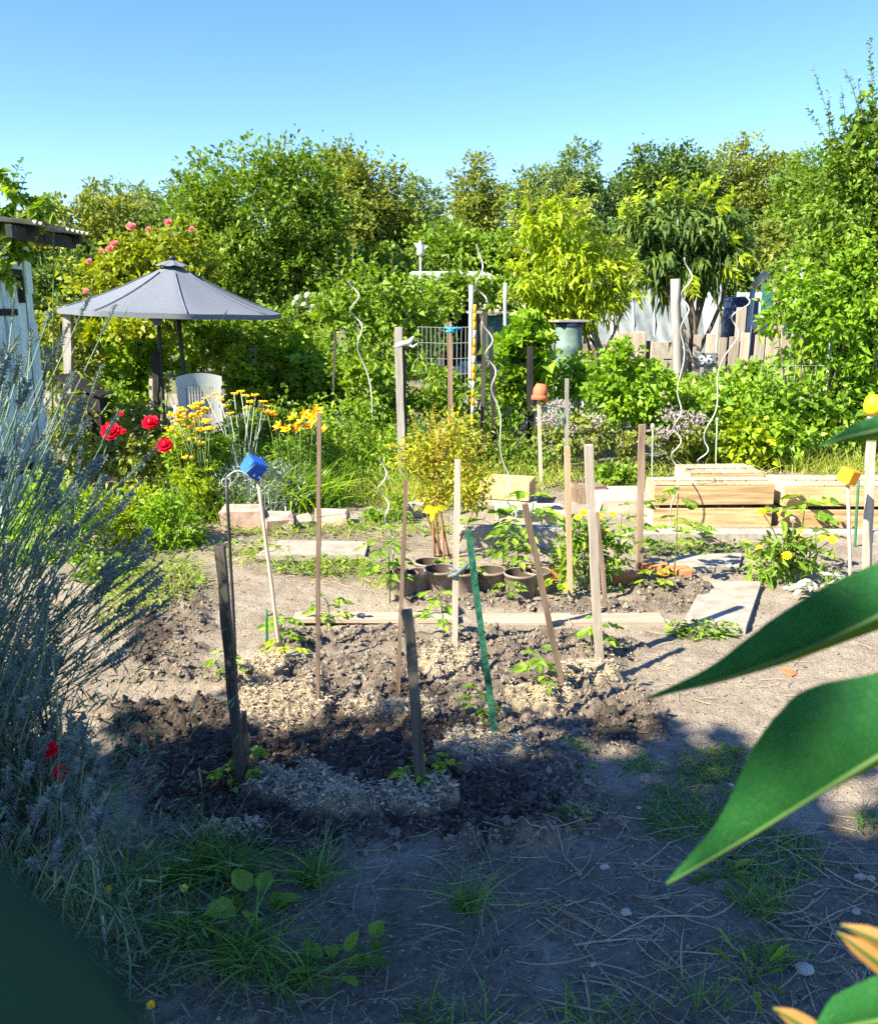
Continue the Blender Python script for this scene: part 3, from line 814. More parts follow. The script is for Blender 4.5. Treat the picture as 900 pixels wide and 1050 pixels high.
tree('broadleaf_tree', 'broad olive tree with feathery top above the hooped pipe', 'tree', [(745, 189, 36, 38), (785, 194, 36, 36), (755, 224, 50, 40), (770, 259, 55, 38)], 31, 24225, 0.154, 0.083, 'lf_olive', group=BG, seed=10)
tree('broadleaf_tree', 'green tree half hidden behind the tall fruit tree at the edge', 'tree', [(825, 196, 34, 40), (850, 216, 44, 50), (830, 256, 50, 50)], 27, 18525, 0.144, 0.077, 'lf_mid', group=BG, seed=11)
for i, (bl, Y, mt, lab) in enumerate([
    ([(20, 300, 60, 40), (-40, 280, 60, 60)], 24, 'lf_dark', 'dark hedge bush filling the gap behind the turquoise shed'),
    ([(100, 310, 55, 34), (160, 320, 55, 34)], 22, 'lf_mid', 'hedge bush behind the parasol'),
    ([(400, 285, 55, 32), (350, 300, 45, 30)], 23, 'lf_mid', 'leafy hedge bush behind the apple bushes'),
    ([(470, 258, 60, 20), (510, 265, 45, 24)], 24, 'lf_fresh', 'sunlit hedge bush growing over the flat roofed hut'),
    ([(560, 290, 60, 40), (610, 270, 50, 40)], 25, 'lf_dark', 'dark hedge bush behind the lime green tree'),
    ([(700, 290, 60, 34), (770, 270, 60, 30)], 25, 'lf_dark', 'dark hedge bush behind the plastic tunnel'),
    ([(850, 300, 60, 50), (930, 300, 60, 60)], 20, 'lf_mid', 'hedge bush behind the rustic ladder')]):
    bush('hedge_bush', lab, 'bush', bl, Y, 6500, .17, .1, mt, 'hedge bushes at the back', seed=20 + i, stem_m='bark', sr=.03)
for i, (bl, Y, lab) in enumerate([([(1010, 300, 70, 60)], 17, 'hedge bush continuing past the tall fruit tree, first one'), ([(1130, 310, 80, 60)], 15, 'hedge bush past the tall fruit tree, second one'), ([(1280, 320, 90, 70)], 13, 'hedge bush past the tall fruit tree, farthest along'), ([(-130, 290, 80, 60)], 18, 'hedge bush behind the back of the turquoise shed'), ([(1010, 400, 50, 50)], 10, 'low leafy bush past the end of the bean bed')]):
    bush('hedge_bush', lab, 'bush', bl, Y, 3500, .14, .085, 'lf_mid', 'hedge bushes at the back', seed=230 + i, stem_m='bark', sr=.03)
bush('hedge_bush', 'small olive bush below the feathery olive tree', 'bush', [(792, 255, 22, 20), (788, 240, 8, 12)], 17, 900, .16, .08, 'lf_olive', seed=29, stem_m='bark', sr=.02)

# ------------------------------------------------------------------ nearer trees
def lime_tips(pts, Y, mname, L, W, per=46):
    def f(c, t, rng, B, root):
        for (x0, y0, x1, y1) in pts:
            s = MB()
            shoot(s, rng, P(x0, y0, Y - .5), P(x1, y1, Y - .6 + rng.normal() * .2), per, L, W, 0, (t,), .008, wob=.04, up=.75)
            part(root, 'young_shoot', s, M[mname])
    return f
tree('tall_fruit_tree', 'tall pear-like tree with upright twigs against the sky at the picture edge', 'tree', [(862, 205, 48, 62), (905, 170, 40, 70), (845, 265, 48, 48), (895, 270, 55, 70), (868, 335, 52, 46), (935, 250, 60, 130), (890, 150, 30, 40), (905, 360, 45, 50)], 9.5, 19000, .072, .04, 'lf_mid', 905, .08, clump=.26, seed=31, fill=.4,
     twigs=[(868, 180, 836, 68, 92), (872, 165, 862, 84, 80), (862, 170, 828, 105, 72), (890, 140, 868, 70, 60), (895, 120, 893, 40, 120), (905, 120, 904, 45, 120), (850, 160, 848, 92, 60), (880, 150, 878, 100, 68), (838, 200, 815, 160, 60), (832, 240, 806, 205, 60), (885, 130, 880, 78, 60)])
bush('leafy_shrub', 'bright leafy shrub with light tips under the tall fruit tree', 'bush', [(880, 300, 40, 45), (850, 330, 40, 40), (820, 300, 30, 26), (890, 370, 40, 40), (800, 320, 20, 24)], 9.0, 3600, .085, .045, 'lf_bright', seed=32, stem_m='bark', sr=.014)
tree('peach_tree', 'lime green peach tree with a grey forked trunk by the water butt', 'tree', [(575, 245, 38, 36), (548, 225, 24, 28), (595, 280, 45, 34), (548, 290, 32, 34), (625, 290, 28, 32), (560, 320, 34, 26), (605, 310, 34, 24)], 11.5, 7600, .13, .034, 'lf_lime', 622, .05, clump=.34, seed=33, trunk_m='grey_bark', droop=.35, fill=.2, hang=.25,
     extra=lime_tips([(545, 220, 538, 182), (556, 215, 562, 185), (575, 215, 586, 182), (590, 225, 605, 200), (532, 240, 524, 215), (620, 260, 640, 240), (640, 285, 655, 275), (545, 260, 520, 250), (535, 310, 515, 300), (585, 200, 590, 188)], 11.5, 'lf_yellow', .13, .034))
tree('peach_tree', 'dark drooping peach tree with lime shoots behind the round post', 'tree', [(700, 228, 42, 32), (672, 255, 32, 40), (735, 250, 32, 36), (690, 275, 36, 26), (655, 225, 20, 22), (715, 262, 36, 28)], 13, 6200, .17, .05, 'lf_dark', 705, .07, clump=.3, seed=34, droop=.5, fill=.25, hang=.5,
     extra=lime_tips([(660, 225, 652, 190), (680, 215, 678, 186), (700, 215, 712, 180), (720, 215, 735, 182), (735, 225, 752, 195), (745, 245, 768, 238), (740, 270, 758, 285), (715, 200, 728, 190), (690, 210, 690, 182), (640, 230, 640, 200), (705, 280, 712, 302), (730, 210, 748, 208), (755, 260, 770, 270)], 13, 'lf_lime', .17, .055, 40))
bush('apple_bush', 'tall apple bush with upright shoots right behind the tall grey stake', 'bush', [(385, 310, 40, 38), (360, 350, 38, 40), (420, 315, 36, 30), (345, 310, 22, 26), (405, 350, 40, 40)], 10.5, 4200, .085, .05, 'lf_fresh', seed=35, stem_m='bark', clump=.5, sr=.018,
     shoots=[(360, 300, 362, 238, 34), (348, 300, 345, 252, 26), (385, 290, 384, 258, 26), (372, 290, 366, 248, 24), (335, 310, 322, 272, 20), (400, 300, 402, 262, 20), (330, 320, 318, 300, 18)])
bush('apple_bush', 'apple bush trained over the dark hut doorway', 'bush', [(450, 305, 32, 26), (425, 330, 26, 34), (475, 290, 34, 12), (510, 300, 26, 20), (440, 345, 22, 24)], 11.6, 2800, .09, .055, 'lf_fresh', seed=36, stem_m='bark', clump=.45, sr=.018, shoots=[(450, 290, 470, 282, 16), (480, 292, 530, 282, 20)])
bush('apple_bush', 'low apple shoots sticking up beside the parasol tip', 'bush', [(290, 350, 26, 40), (315, 360, 32, 36), (268, 330, 12, 22)], 10.8, 1500, .085, .05, 'lf_fresh', seed=37, stem_m='bark', shoots=[(268, 330, 265, 292, 18), (280, 330, 272, 300, 14), (300, 330, 312, 300, 16)])

# flowers
def rose(c, r, mats, rng, root, name='rose_bloom', facing=(0, -.7, .7)):
    b = MB(); f = np.array(facing) / np.linalg.norm(facing)
    c = np.asarray(c, float)
    for ring, (n, rad, el, L) in enumerate(((5, .05, 1.25, .7), (7, .2, .95, .85), (9, .32, .55, .95), (9, .35, .15, .95))):
        a = np.linspace(0, 2 * np.pi, n, endpoint=False) + rng.uniform(0, 6)
        u = np.cross(f, (1, 0, 0.01)); u /= np.linalg.norm(u); w = np.cross(f, u)
        rd = np.cos(a)[:, None] * u + np.sin(a)[:, None] * w
        ax = rd * math.cos(el) + f * math.sin(el)
        nr = -rd * math.sin(el) + f * math.cos(el)
        b.leaves(c + rd * rad * r * .5 - f * r * .3, ax, nr, L * r * rng.uniform(.9, 1.1, n), r * 1.0, rng.uniform(0, 1, n), -.18, True)
    lump(b, c, r * .45, rng, .2, 0, (1, 1, 1), .15)
    part(root, name, b, mats)
def pink_roses(root, rng):
    for (x, y, r) in ((134, 231, 6), (152, 234, 3.5), (172, 227, 5), (196, 234, 4), (117, 249, 5), (112, 254, 5), (91, 267, 4), (88, 298, 4), (103, 257, 3)):
        rose(P(x, y, 11.1), r * MPP(y, 11.1) * .8, M['p_pink'], rng, root)
bush('pink_rose_bush', 'tall yellow-green bush dotted with pink roses behind the parasol', 'bush', [(165, 262, 46, 28), (128, 272, 34, 26), (195, 275, 32, 30), (150, 300, 60, 34), (105, 285, 20, 20)], 11.8, 4600, .095, .07, 'lf_yellow', seed=40, clump=.4, flowers=pink_roses, sr=.014, shoots=[(130, 260, 134, 235, 12), (168, 250, 172, 230, 12), (190, 255, 196, 238, 12), (110, 270, 116, 252, 12), (100, 280, 92, 270, 8)])
bush('dark_bush', 'dark glossy bush between the shed and the parasol', 'bush', [(60, 295, 45, 40), (85, 325, 40, 34), (40, 330, 40, 40), (100, 285, 28, 24)], 13, 3600, .12, .06, 'lf_dark', seed=41, sr=.015)
def hydrangea_heads(root, rng):
    for (x, y) in ((306, 306), (316, 303), (325, 308), (312, 313), (322, 314), (330, 303), (318, 320), (302, 312)):
        b = MB(); c = P(x, y, 13.8); lump(b, c, 4 * MPP(y, 13.8), rng, .3, 0, (1, 1, .8), .15)
        d = rng.normal(size=(60, 3)); d /= np.linalg.norm(d, axis=1)[:, None]
        b.leaves(c + d * 3.6 * MPP(y, 13.8), np.cross(d, rng.normal(size=(60, 3))), d, .035, .035, rng.uniform(0, 1, 60), .1)
        part(root, 'flower_head', b, M['p_white'])
bush('hydrangea', 'bush with round white flower heads in front of the big tree', 'bush', [(315, 325, 24, 22)], 14, 700, .11, .07, 'lf_mid', seed=42, flowers=hydrangea_heads)
# climbing plant over the shed roof
bush('climbing_plant', 'climbing plant with bunched leaves over the shed roof', 'climber', [(12, 205, 18, 26), (42, 212, 14, 10), (5, 255, 16, 30), (15, 235, 20, 18), (30, 225, 14, 10), (2, 190, 12, 20), (8, 268, 10, 22)], 6.4, 800, .07, .045, 'lf_fresh', seed=43, sr=.008, stems=2, spread=.1, shoots=[(8, 200, 22, 162, 26), (2, 200, 4, 176, 18), (35, 212, 58, 198, 18), (14, 215, 28, 178, 16)])

# ------------------------------------------------------------------ middle distance planting
MIDG = 'green fruit bushes behind the flower bed'
for i, (bl, Y, n, L, W, mt, lab) in enumerate([
    ([(115, 355, 34, 32), (95, 345, 25, 24), (135, 345, 26, 26)], 10.6, 1800, .1, .07, 'lf_yellow', 'yellow-green raspberry bush just under the parasol edge by the grey post'),
    ([(150, 375, 34, 28), (130, 390, 26, 26)], 9.8, 1600, .09, .07, 'lf_bright', 'bright green raspberry bush behind the black post'),
    ([(235, 355, 32, 30), (215, 345, 24, 24)], 10.6, 1700, .08, .055, 'lf_fresh', 'green currant bush beyond the white chair'),
    ([(252, 385, 24, 24), (240, 400, 20, 20)], 9.6, 1300, .08, .055, 'lf_bright', 'leafy currant bush beside the white chair'),
    ([(295, 375, 34, 30), (285, 400, 28, 20)], 9.9, 1900, .09, .065, 'lf_bright', 'green blackberry bush behind the yellow daylilies'),
    ([(335, 385, 34, 32), (325, 405, 26, 16)], 9.6, 1900, .09, .065, 'lf_fresh', 'leafy blackberry bush beside the tall spiral stake'),
    ([(378, 395, 30, 32), (395, 420, 28, 20)], 9.2, 1800, .085, .055, 'lf_fresh', 'leafy currant bush at the foot of the tall grey stake'),
    ([(445, 395, 36, 24), (470, 410, 36, 24), (430, 420, 28, 18)], 9.4, 2000, .1, .03, 'lf_fresh', 'narrow-leaved clump below the wire mesh fence'),
    ([(75, 375, 30, 26), (50, 365, 30, 30), (60, 330, 20, 20)], 9.3, 1500, .08, .055, 'lf_olive', 'olive green bush near the shed corner'),
    ([(190, 340, 30, 24), (170, 335, 26, 18)], 12.5, 1300, .09, .065, 'lf_bright', 'bright bush seen between the parasol poles'),
    ([(520, 410, 24, 36), (500, 440, 24, 22)], 8.9, 1300, .08, .045, 'lf_fresh', 'weedy green clump behind the dark speckled stake'),
    ([(265, 345, 24, 16), (300, 345, 20, 14)], 13, 900, .09, .06, 'lf_olive', 'low olive hedge piece behind the currant bush')]):
    bush('fruit_bush', lab, 'bush', bl, Y, n, L, W, mt, MIDG, seed=50 + i, clump=.45)
for i, (x, y, rx, ry, Y, mt, L_, W_) in enumerate(((110, 420, 34, 26, 8.6, 'lf_bright', .07, .05), (145, 440, 24, 22, 8.0, 'lf_olive', .06, .04), (250, 445, 34, 18, 8.5, 'lf_fresh', .06, .03), (285, 440, 24, 26, 8.4, 'lf_mid', .07, .045), (330, 445, 30, 30, 8.4, 'lf_bright', .06, .03), (365, 450, 26, 32, 8.1, 'lf_fresh', .055, .025),
        (400, 460, 28, 32, 8.0, 'lf_bright', .055, .02), (440, 455, 30, 30, 8.3, 'lf_fresh', .055, .02), (480, 460, 26, 30, 8.1, 'lf_olive', .05, .025), (350, 490, 30, 18, 7.6, 'lf_bright', .05, .02), (410, 500, 30, 18, 7.3, 'lf_fresh', .05, .025), (480, 495, 26, 16, 7.5, 'lf_bright', .045, .025), (525, 470, 26, 26, 8.2, 'lf_fresh', .06, .03),
        (235, 480, 26, 18, 7.2, 'lf_fresh', .05, .03), (270, 470, 24, 16, 7.6, 'lf_bright', .05, .02), (175, 475, 26, 16, 6.9, 'lf_fresh', .05, .03), (60, 440, 34, 30, 8.0, 'lf_olive', .06, .04), (588, 392, 26, 24, 9.4, 'lf_bright', .07, .05), (200, 468, 30, 18, 6.7, 'lf_bright', .045, .025), (190, 452, 18, 14, 6.7, 'lf_lime', .045, .02), (222, 462, 18, 18, 6.8, 'lf_bright', .045, .02), (300, 460, 24, 22, 7.2, 'lf_bright', .06, .015))):
    bush('wild_perennial', 'leafy wild perennial in the overgrown strip between the flower bed and the fruit bushes', 'plant', [(x, y, rx, ry)], Y, 900, L_, W_, mt, 'wild perennials in the overgrown strip', seed=300 + i, clump=.9, fill=.1, stems=5, sr=.005)
# dark shade plants right of chair are the same bushes' inner shade
bush('grape_vine', 'bright leafy grape vine climbing the dark post', 'vine', [(540, 345, 17, 18), (525, 370, 18, 22), (552, 365, 14, 22), (525, 400, 12, 18), (555, 390, 10, 18), (540, 330, 12, 10)], 9.0, 1300, .12, .11, 'lf_bright', seed=70, clump=.5, sr=.01)
bush('potato_plant', 'bright green bushy plant with broad leaves behind the tall light stake', 'plant', [(650, 395, 34, 30), (630, 410, 26, 26), (668, 415, 24, 24), (640, 370, 20, 20)], 8.7, 2200, .085, .065, 'lf_bright', seed=71, clump=.5)
BEAN = 'leafy bean plants in the bed behind the crates'
k = 0
for (x, y, rx, ry, Y, mt) in ((705, 430, 30, 34, 8.8, 'lf_fresh'), (740, 425, 30, 36, 8.9, 'lf_bright'), (775, 420, 32, 38, 9.0, 'lf_bright'), (810, 420, 30, 40, 9.1, 'lf_fresh'), (845, 415, 32, 40, 9.1, 'lf_bright'), (880, 410, 32, 42, 9.2, 'lf_fresh'), (765, 445, 30, 22, 8.6, 'lf_lime'), (800, 448, 30, 20, 8.6, 'lf_bright'), (722, 405, 24, 16, 9.6, 'lf_fresh'), (840, 375, 30, 28, 10, 'lf_fresh'), (905, 420, 30, 40, 9, 'lf_bright'), (768, 393, 26, 16, 9.9, 'lf_fresh'), (862, 440, 30, 22, 8.8, 'lf_fresh')):
    bush('bean_plant', 'leafy bean plant in the dense green bed between the crates and the picket fence', 'plant', [(x, y, rx, ry)], Y, 800, .085, .065, mt, BEAN, seed=80 + k, clump=.8, fill=.25, stems=4); k += 1
def borage_flowers(root, rng):
    b = MB()
    for q in px_blobs([(565, 430, 18, 8), (590, 440, 16, 8), (575, 415, 14, 6), (690, 425, 18, 10), (700, 440, 16, 8), (680, 445, 14, 8), (610, 430, 14, 7), (715, 430, 12, 8)], 8.3):
        n = 130
        d = rng.normal(size=(n, 3)); d /= np.linalg.norm(d, axis=1)[:, None]
        b.leaves(np.array(q[:3]) + d * rng.uniform(.2, 1, (n, 1)) * np.array(q[3:6]), rng.normal(size=(n, 3)), rng.normal(size=(n, 3)) + (0, -.5, .5), .04, .022, rng.uniform(0, 1, n), .1)
    part(root, 'flower_clusters', b, M['borage'])
bush('herb_patch', 'greyish-lilac flowering oregano behind the tall stakes', 'plant', [(575, 440, 30, 26), (605, 450, 26, 22), (695, 445, 28, 24), (560, 465, 28, 16), (640, 455, 24, 20)], 8.4, 2000, .06, .035, 'lf_olive', seed=100, clump=.6, stems=9, flowers=borage_flowers, spread=1.0)
def flax(root, rng):
    pass
# weeds between the beds
WEED = 'leafy weeds beside the garden path'
for i, (bl, Y, n, L, W, mt, lab) in enumerate([
    ([(225, 505, 22, 14), (205, 500, 16, 12)], 7.3, 900, .05, .02, 'lf_bright', 'feathery bright green weed clump above the pink stones'),
    ([(310, 490, 20, 16), (285, 500, 14, 12)], 7.4, 900, .05, .018, 'lf_bright', 'feathery bright green clump below the daylilies'),
    ([(345, 505, 22, 14), (365, 500, 18, 12)], 7.4, 800, .07, .03, 'lf_fresh', 'leafy green weed clump behind the thin dark stake'),
    ([(395, 528, 26, 12), (375, 535, 14, 8)], 6.4, 500, .08, .03, 'lf_fresh', 'low leafy weed clump beside the pink kerb stone'),
    ([(625, 490, 26, 14), (655, 492, 20, 10)], 7.7, 600, .07, .04, 'lf_fresh', 'low green weed clump behind the crate')]):
    bush('weed_clump', lab, 'weed', bl, Y, n, L, W, mt, WEED, seed=110 + i, clump=.7, fill=.1)
bush('yellow_shrub', 'loose shrub with yellow-green leaves growing out of the pots', 'shrub', [(452, 452, 30, 24), (430, 472, 22, 24), (470, 482, 28, 28), (444, 505, 20, 20), (486, 508, 14, 22)], 5.35, 2000, .04, .022, 'lf_straw', seed=120, clump=.9, fill=.0, stems=6, stem_m='red_stem', sr=.009, spread=.12, shoots=[(445, 500, 462, 414, 46), (440, 490, 420, 424, 40), (460, 500, 492, 436, 40), (450, 480, 478, 420, 36), (440, 500, 408, 466, 30), (450, 490, 447, 412, 40), (455, 510, 505, 470, 36), (460, 520, 500, 505, 30), (440, 515, 412, 500, 26), (450, 470, 435, 416, 34), (470, 490, 500, 450, 30), (445, 520, 425, 520, 16)])
def big_leaf_cluster():
    rng = np.random.default_rng(77); b = MB(); n = 9
    c = P(445, 526, 5.2)
    d = np.stack((rng.normal(0, .6, n), rng.normal(0, .3, n) - .2, -np.abs(rng.normal(.9, .3, n))), 1)
    b.leaves(np.tile(c, (n, 1)) + rng.normal(size=(n, 3)) * .012 + (0, 0, .03), d, np.stack((rng.normal(0, .3, n), -np.ones(n), np.zeros(n) + .3), 1), .075, .042, rng.uniform(.3, 1, n), .15, True)
    return b
sh = [o for o in COL.objects if o.name.startswith('yellow_shrub')][0]
part(sh, 'broad_leaves', big_leaf_cluster(), M['lf_gold'])

# bright green shrubs on the left border
for i, (bl, Y, n, L, W, mt, lab) in enumerate([
    ([(130, 540, 36, 22), (105, 525, 28, 22), (150, 520, 26, 18)], 5.9, 2200, .05, .024, 'lf_lime', 'low lime green shrub between the lavender and the path'),
    ([(178, 545, 30, 30), (165, 525, 24, 22), (195, 560, 20, 18)], 5.7, 2300, .05, .017, 'lf_bright', 'bushy bright green herb beside the path'),
    ([(60, 520, 40, 40), (30, 560, 40, 40), (85, 560, 30, 24)], 5.4, 2200, .05, .025, 'lf_bright', 'bright shrub glimpsed through the lavender stalks'),
    ([(110, 590, 30, 16), (140, 600, 20, 10)], 5.0, 900, .06, .025, 'lf_fresh', 'low green plant where the lavender meets the path'),
    ([(205, 500, 22, 20), (185, 490, 14, 12)], 6.4, 1100, .045, .018, 'lf_lime', 'yellowish-green herb cushion behind the bushy herb')]):
    bush('border_shrub', lab, 'shrub', bl, Y, n, L, W, mt, seed=130 + i, clump=.5, fill=.15, sr=.005)
def red_roses(root, rng):
    for (x, y, r) in ((113, 441, 11), (154, 432, 9), (168, 455, 9), (126, 442, 3.5), (124, 424, 3)):
        rose(P(x, y, 6.4), r * MPP(y, 6.4) * .95, M['p_red'], rng, root, 'rose_bloom' if r > 4 else 'rose_bud')
bush('red_rose_bush', 'dark leaved rose bush with deep red blooms', 'bush', [(120, 468, 34, 22), (150, 462, 24, 20), (85, 470, 30, 26), (140, 490, 34, 18), (165, 480, 14, 16)], 6.7, 1700, .055, .035, 'lf_olive', seed=140, flowers=red_roses, clump=.5, shoots=[(118, 465, 113, 446, 6), (150, 455, 154, 438, 6), (165, 475, 168, 460, 6)])

def daylily():
    rng = np.random.default_rng(150)
    c0 = P(305, 470, 6.9); g = gz(c0[0], c0[1])
    root = thing('daylily_clump', 'clump of arching leaves with yellow-orange daylily flowers', 'plant', (c0[0], c0[1], g))
    b = MB(); n = 420
    base = np.stack((c0[0] + rng.normal(0, .17, n), c0[1] + rng.normal(0, .12, n), np.full(n, g)), 1)
    b.blades(base, np.stack((rng.normal(0, .35, n), rng.normal(0, .35, n), np.ones(n)), 1), rng.uniform(.35, .68, n), .016, rng.uniform(0, 1, n), rng.uniform(.3, 1, n), 5, rng=rng)
    part(root, 'leaves', b, M['lf_bright'])
    st = MB(); fl = []
    for (x, y) in ((274, 422), (285, 436), (293, 439), (300, 427), (308, 431), (313, 424), (321, 428), (316, 436), (330, 440), (304, 438), (280, 424), (325, 420)):
        c = P(x, y, 6.9 + rng.normal() * .12)
        st.tube([(c0[0] + (c[0] - c0[0]) * .4, c[1], g), ((c[0] * .8 + c0[0] * .2), c[1], c[2] * .6), c], .004, 5, .5)
        f = MB(); a = np.linspace(0, 6.283, 6, endpoint=False) + rng.uniform(0, 1)
        tl = rng.normal(size=3) * .3 + np.array((0, -.6, .6)); tl /= np.linalg.norm(tl)
        u = np.cross(tl, (1, 0, .1)); u /= np.linalg.norm(u); w = np.cross(tl, u)
        rd = np.cos(a)[:, None] * u + np.sin(a)[:, None] * w
        f.leaves(np.tile(c - tl * .02, (6, 1)), rd + tl * .7, tl - rd * .5, .068, .036, rng.uniform(0, 1, 6), -.1, True, 0, .1)
        lump(f, c, .012, rng, .4); fl.append(f)
    part(root, 'stalks', st, M['green_stem'])
    for f in fl: part(root, 'flower', f, M['p_orange'])
daylily()
def yarrow(name, label, px, Y, heads, leafm, petal, nb, hr, L0, stemm='green_stem'):
    rng = np.random.default_rng(int(px))
    c0 = P(px, 460, Y); g = gz(c0[0], c0[1])
    root = thing(name, label, 'plant', (c0[0], c0[1], g))
    b = MB()
    base = np.stack((c0[0] + rng.normal(0, .16, nb), c0[1] + rng.normal(0, .12, nb), np.full(nb, g)), 1)
    b.blades(base, np.stack((rng.normal(0, .4, nb), rng.normal(0, .4, nb), np.ones(nb)), 1), rng.uniform(L0 * .5, L0, nb), .011, rng.uniform(0, 1, nb), rng.uniform(.1, .5, nb), 3, rng=rng)
    k = rng.integers(0, nb, nb * 3)
    b.leaves(base[k] + rng.normal(size=(nb * 3, 3)) * (.1, .1, 0) + np.stack((0 * k, 0 * k, rng.uniform(.02, L0 * .8, nb * 3)), 1), rng.normal(size=(nb * 3, 3)) + (0, 0, .6), rng.normal(size=(nb * 3, 3)), .05, .008, rng.uniform(0, 1, nb * 3), .1)
    part(root, 'leaves', b, M[leafm])
    st = MB(); hs_ = []
    for (x, y) in heads:
        c = P(x, y, Y + rng.normal() * .12)
        st.tube([(c0[0] + (c[0] - c0[0]) * .15 + rng.normal() * .03, c0[1], g), (c[0] * .5 + c0[0] * .5 + rng.normal() * .02, c[1], g + (c[2] - g) * .55), c], .0035, 5, .5)
        h = MB()
        for q in range(14):
            a, r = rng.uniform(0, 6.28), hr * math.sqrt(rng.uniform())
            lump(h, c + np.array((r * math.cos(a), r * math.sin(a), rng.uniform(-.1, .35) * hr)), hr * .28, rng, rng.uniform(), 0, (1, 1, .7), .2)
        hs_.append(h)
    part(root, 'stalks', st, M[stemm])
    for h in hs_: part(root, 'flower_head', h, M[petal])
yarrow('silver_helichrysum', 'silvery clump with small yellow button flowers beside the white chair', 250, 6.75, [(226, 410), (232, 416), (240, 404), (247, 402), (252, 406), (257, 412), (262, 405), (270, 412), (276, 416), (267, 420), (222, 404), (236, 424), (254, 418), (212, 408)], 'lf_silver', 'p_yellow', 1000, .03, .5, 'lf_silver')
yarrow('yellow_yarrow', 'cluster of bright yellow flower heads in front of the chair', 208, 6.5, [(186, 420), (192, 426), (198, 418), (205, 424), (200, 434), (193, 438), (206, 441), (212, 432), (184, 432), (215, 440), (190, 446), (198, 450), (207, 455), (178, 425), (204, 414), (196, 428), (176, 440), (172, 463), (193, 470), (211, 420), (183, 427), (200, 428)], 'lf_fresh', 'p_yellow', 420, .045, .42)

# ------------------------------------------------------------------ buildings and structures behind the beds
def shed():
    # its long wall runs away from the viewer; we look along it at the far corner
    Yf, Yn = 7.0, 6.25
    xw = P(33, 300, Yf)[0]; zt = P(33, 245, Yf)[2]
    root = thing('garden_shed', 'turquoise-white wooden shed with a dark overhanging metal roof', 'shed', (xw - .6, (Yf + Yn) / 2, 0))
    b = MB()
    b.box((xw - .6, (Yf + Yn) / 2, zt / 2), (1.2, Yf - Yn, zt), None, .006)
    for z in (.5, 1.2, zt - .12): b.box((xw + .004, Yf - .06, z), (.03, .1, .6), None, .004, .6)
    part(root, 'wall', b, M['turq'])
    zd = P(20, 284, 6.4)[2]
    d = MB()
    y1 = Yf - .3
    for k in range(5):
        d.box((xw + .012, y1 - .12 * (k + .5), zd / 2), (.03, .108, zd), None, .005, .25 + .12 * (k % 4))
    do = part(root, 'door', d, M['turq_old'])
    for z in (.4, zd - .25):
        h = MB(); h.box((xw + .034, y1 - .3, z), (.012, .5, .05), None, .003); part(do, 'hinge_band', h, M['black_wood'])
    f = MB(); f.box((xw + .02, y1 - .28, zd + .04), (.06, .7, .06), None, .004); f.box((xw + .02, y1 + .075, zd - .08), (.05, .04, .2), None, .004)
    part(root, 'door_lintel', f, M['black_wood'])
    r = MB()
    xo = P(84, 236, Yf)[0]; zo = P(84, 238, Yf)[2]
    ys = np.linspace(Yn - .1, Yf + .15, 120); xs = np.linspace(xw - 1.4, xo, 6)
    X, Yy = np.meshgrid(xs, ys, indexing='ij')
    Z = zo + (xo - X) * .1 + .012 * np.sin(Yy * 2 * math.pi / .09)
    r.grid(np.stack((X, Yy, Z), -1)); r.grid(np.stack((X, Yy, Z - .006), -1))
    part(root, 'roof', r, M['roof_metal'])
    m = MB()
    m.box((xo - .14, (Yn + Yf) / 2, zo - .07), (.05, Yf - Yn + .3, .09), None, .005)
    for y in (Yf + .1, 6.35): m.box(((xw - .4 + xo) / 2, y, zo - .05 + .04), (xo - xw + .3, .06, .08), roty(.09), .005)
    m.box((xw - .6, (Yn + Yf) / 2, zt + .02), (1.3, Yf - Yn + .1, .05), None, .005)
    part(root, 'roof_beam', m, M['roof_dark'])
shed()
b = MB(); c = P(22, 226, 6.9); lump(b, c + (0, 0, .03), .09, np.random.default_rng(5), .5, 0, (1.2, .9, .5), .15)
solo('roof_stone', b, M['concrete'], 'grey stone weighing down the shed roof', 'stone', P(22, 228, 6.9))

def low_roof():
    Y = 8.2
    root = thing('cold_frame', 'dark low box with a sloping lid behind the lavender', 'cold frame', (P(85, 400, Y)[0], Y, 0))
    p0, p1 = P(80, 398, Y), P(100, 406, Y)
    b = MB(); b.box(((p0[0] + p1[0]) / 2 - .1, Y + .2, p1[2] / 2), (p1[0] - p0[0] + .2, .3, p1[2]), None, .006)
    part(root, 'box', b, M['black_wood'])
    l = MB(); dx, dz = p1[0] - p0[0], p1[2] - p0[2]
    l.box(((p0[0] + p1[0]) / 2 - .1, Y + .2, (p0[2] + p1[2]) / 2 + .05), (math.hypot(dx, dz) + .3, .4, .03), roty(-math.atan2(dz, dx)), .006)
    part(root, 'lid', l, M['black_wood'])
low_roof()

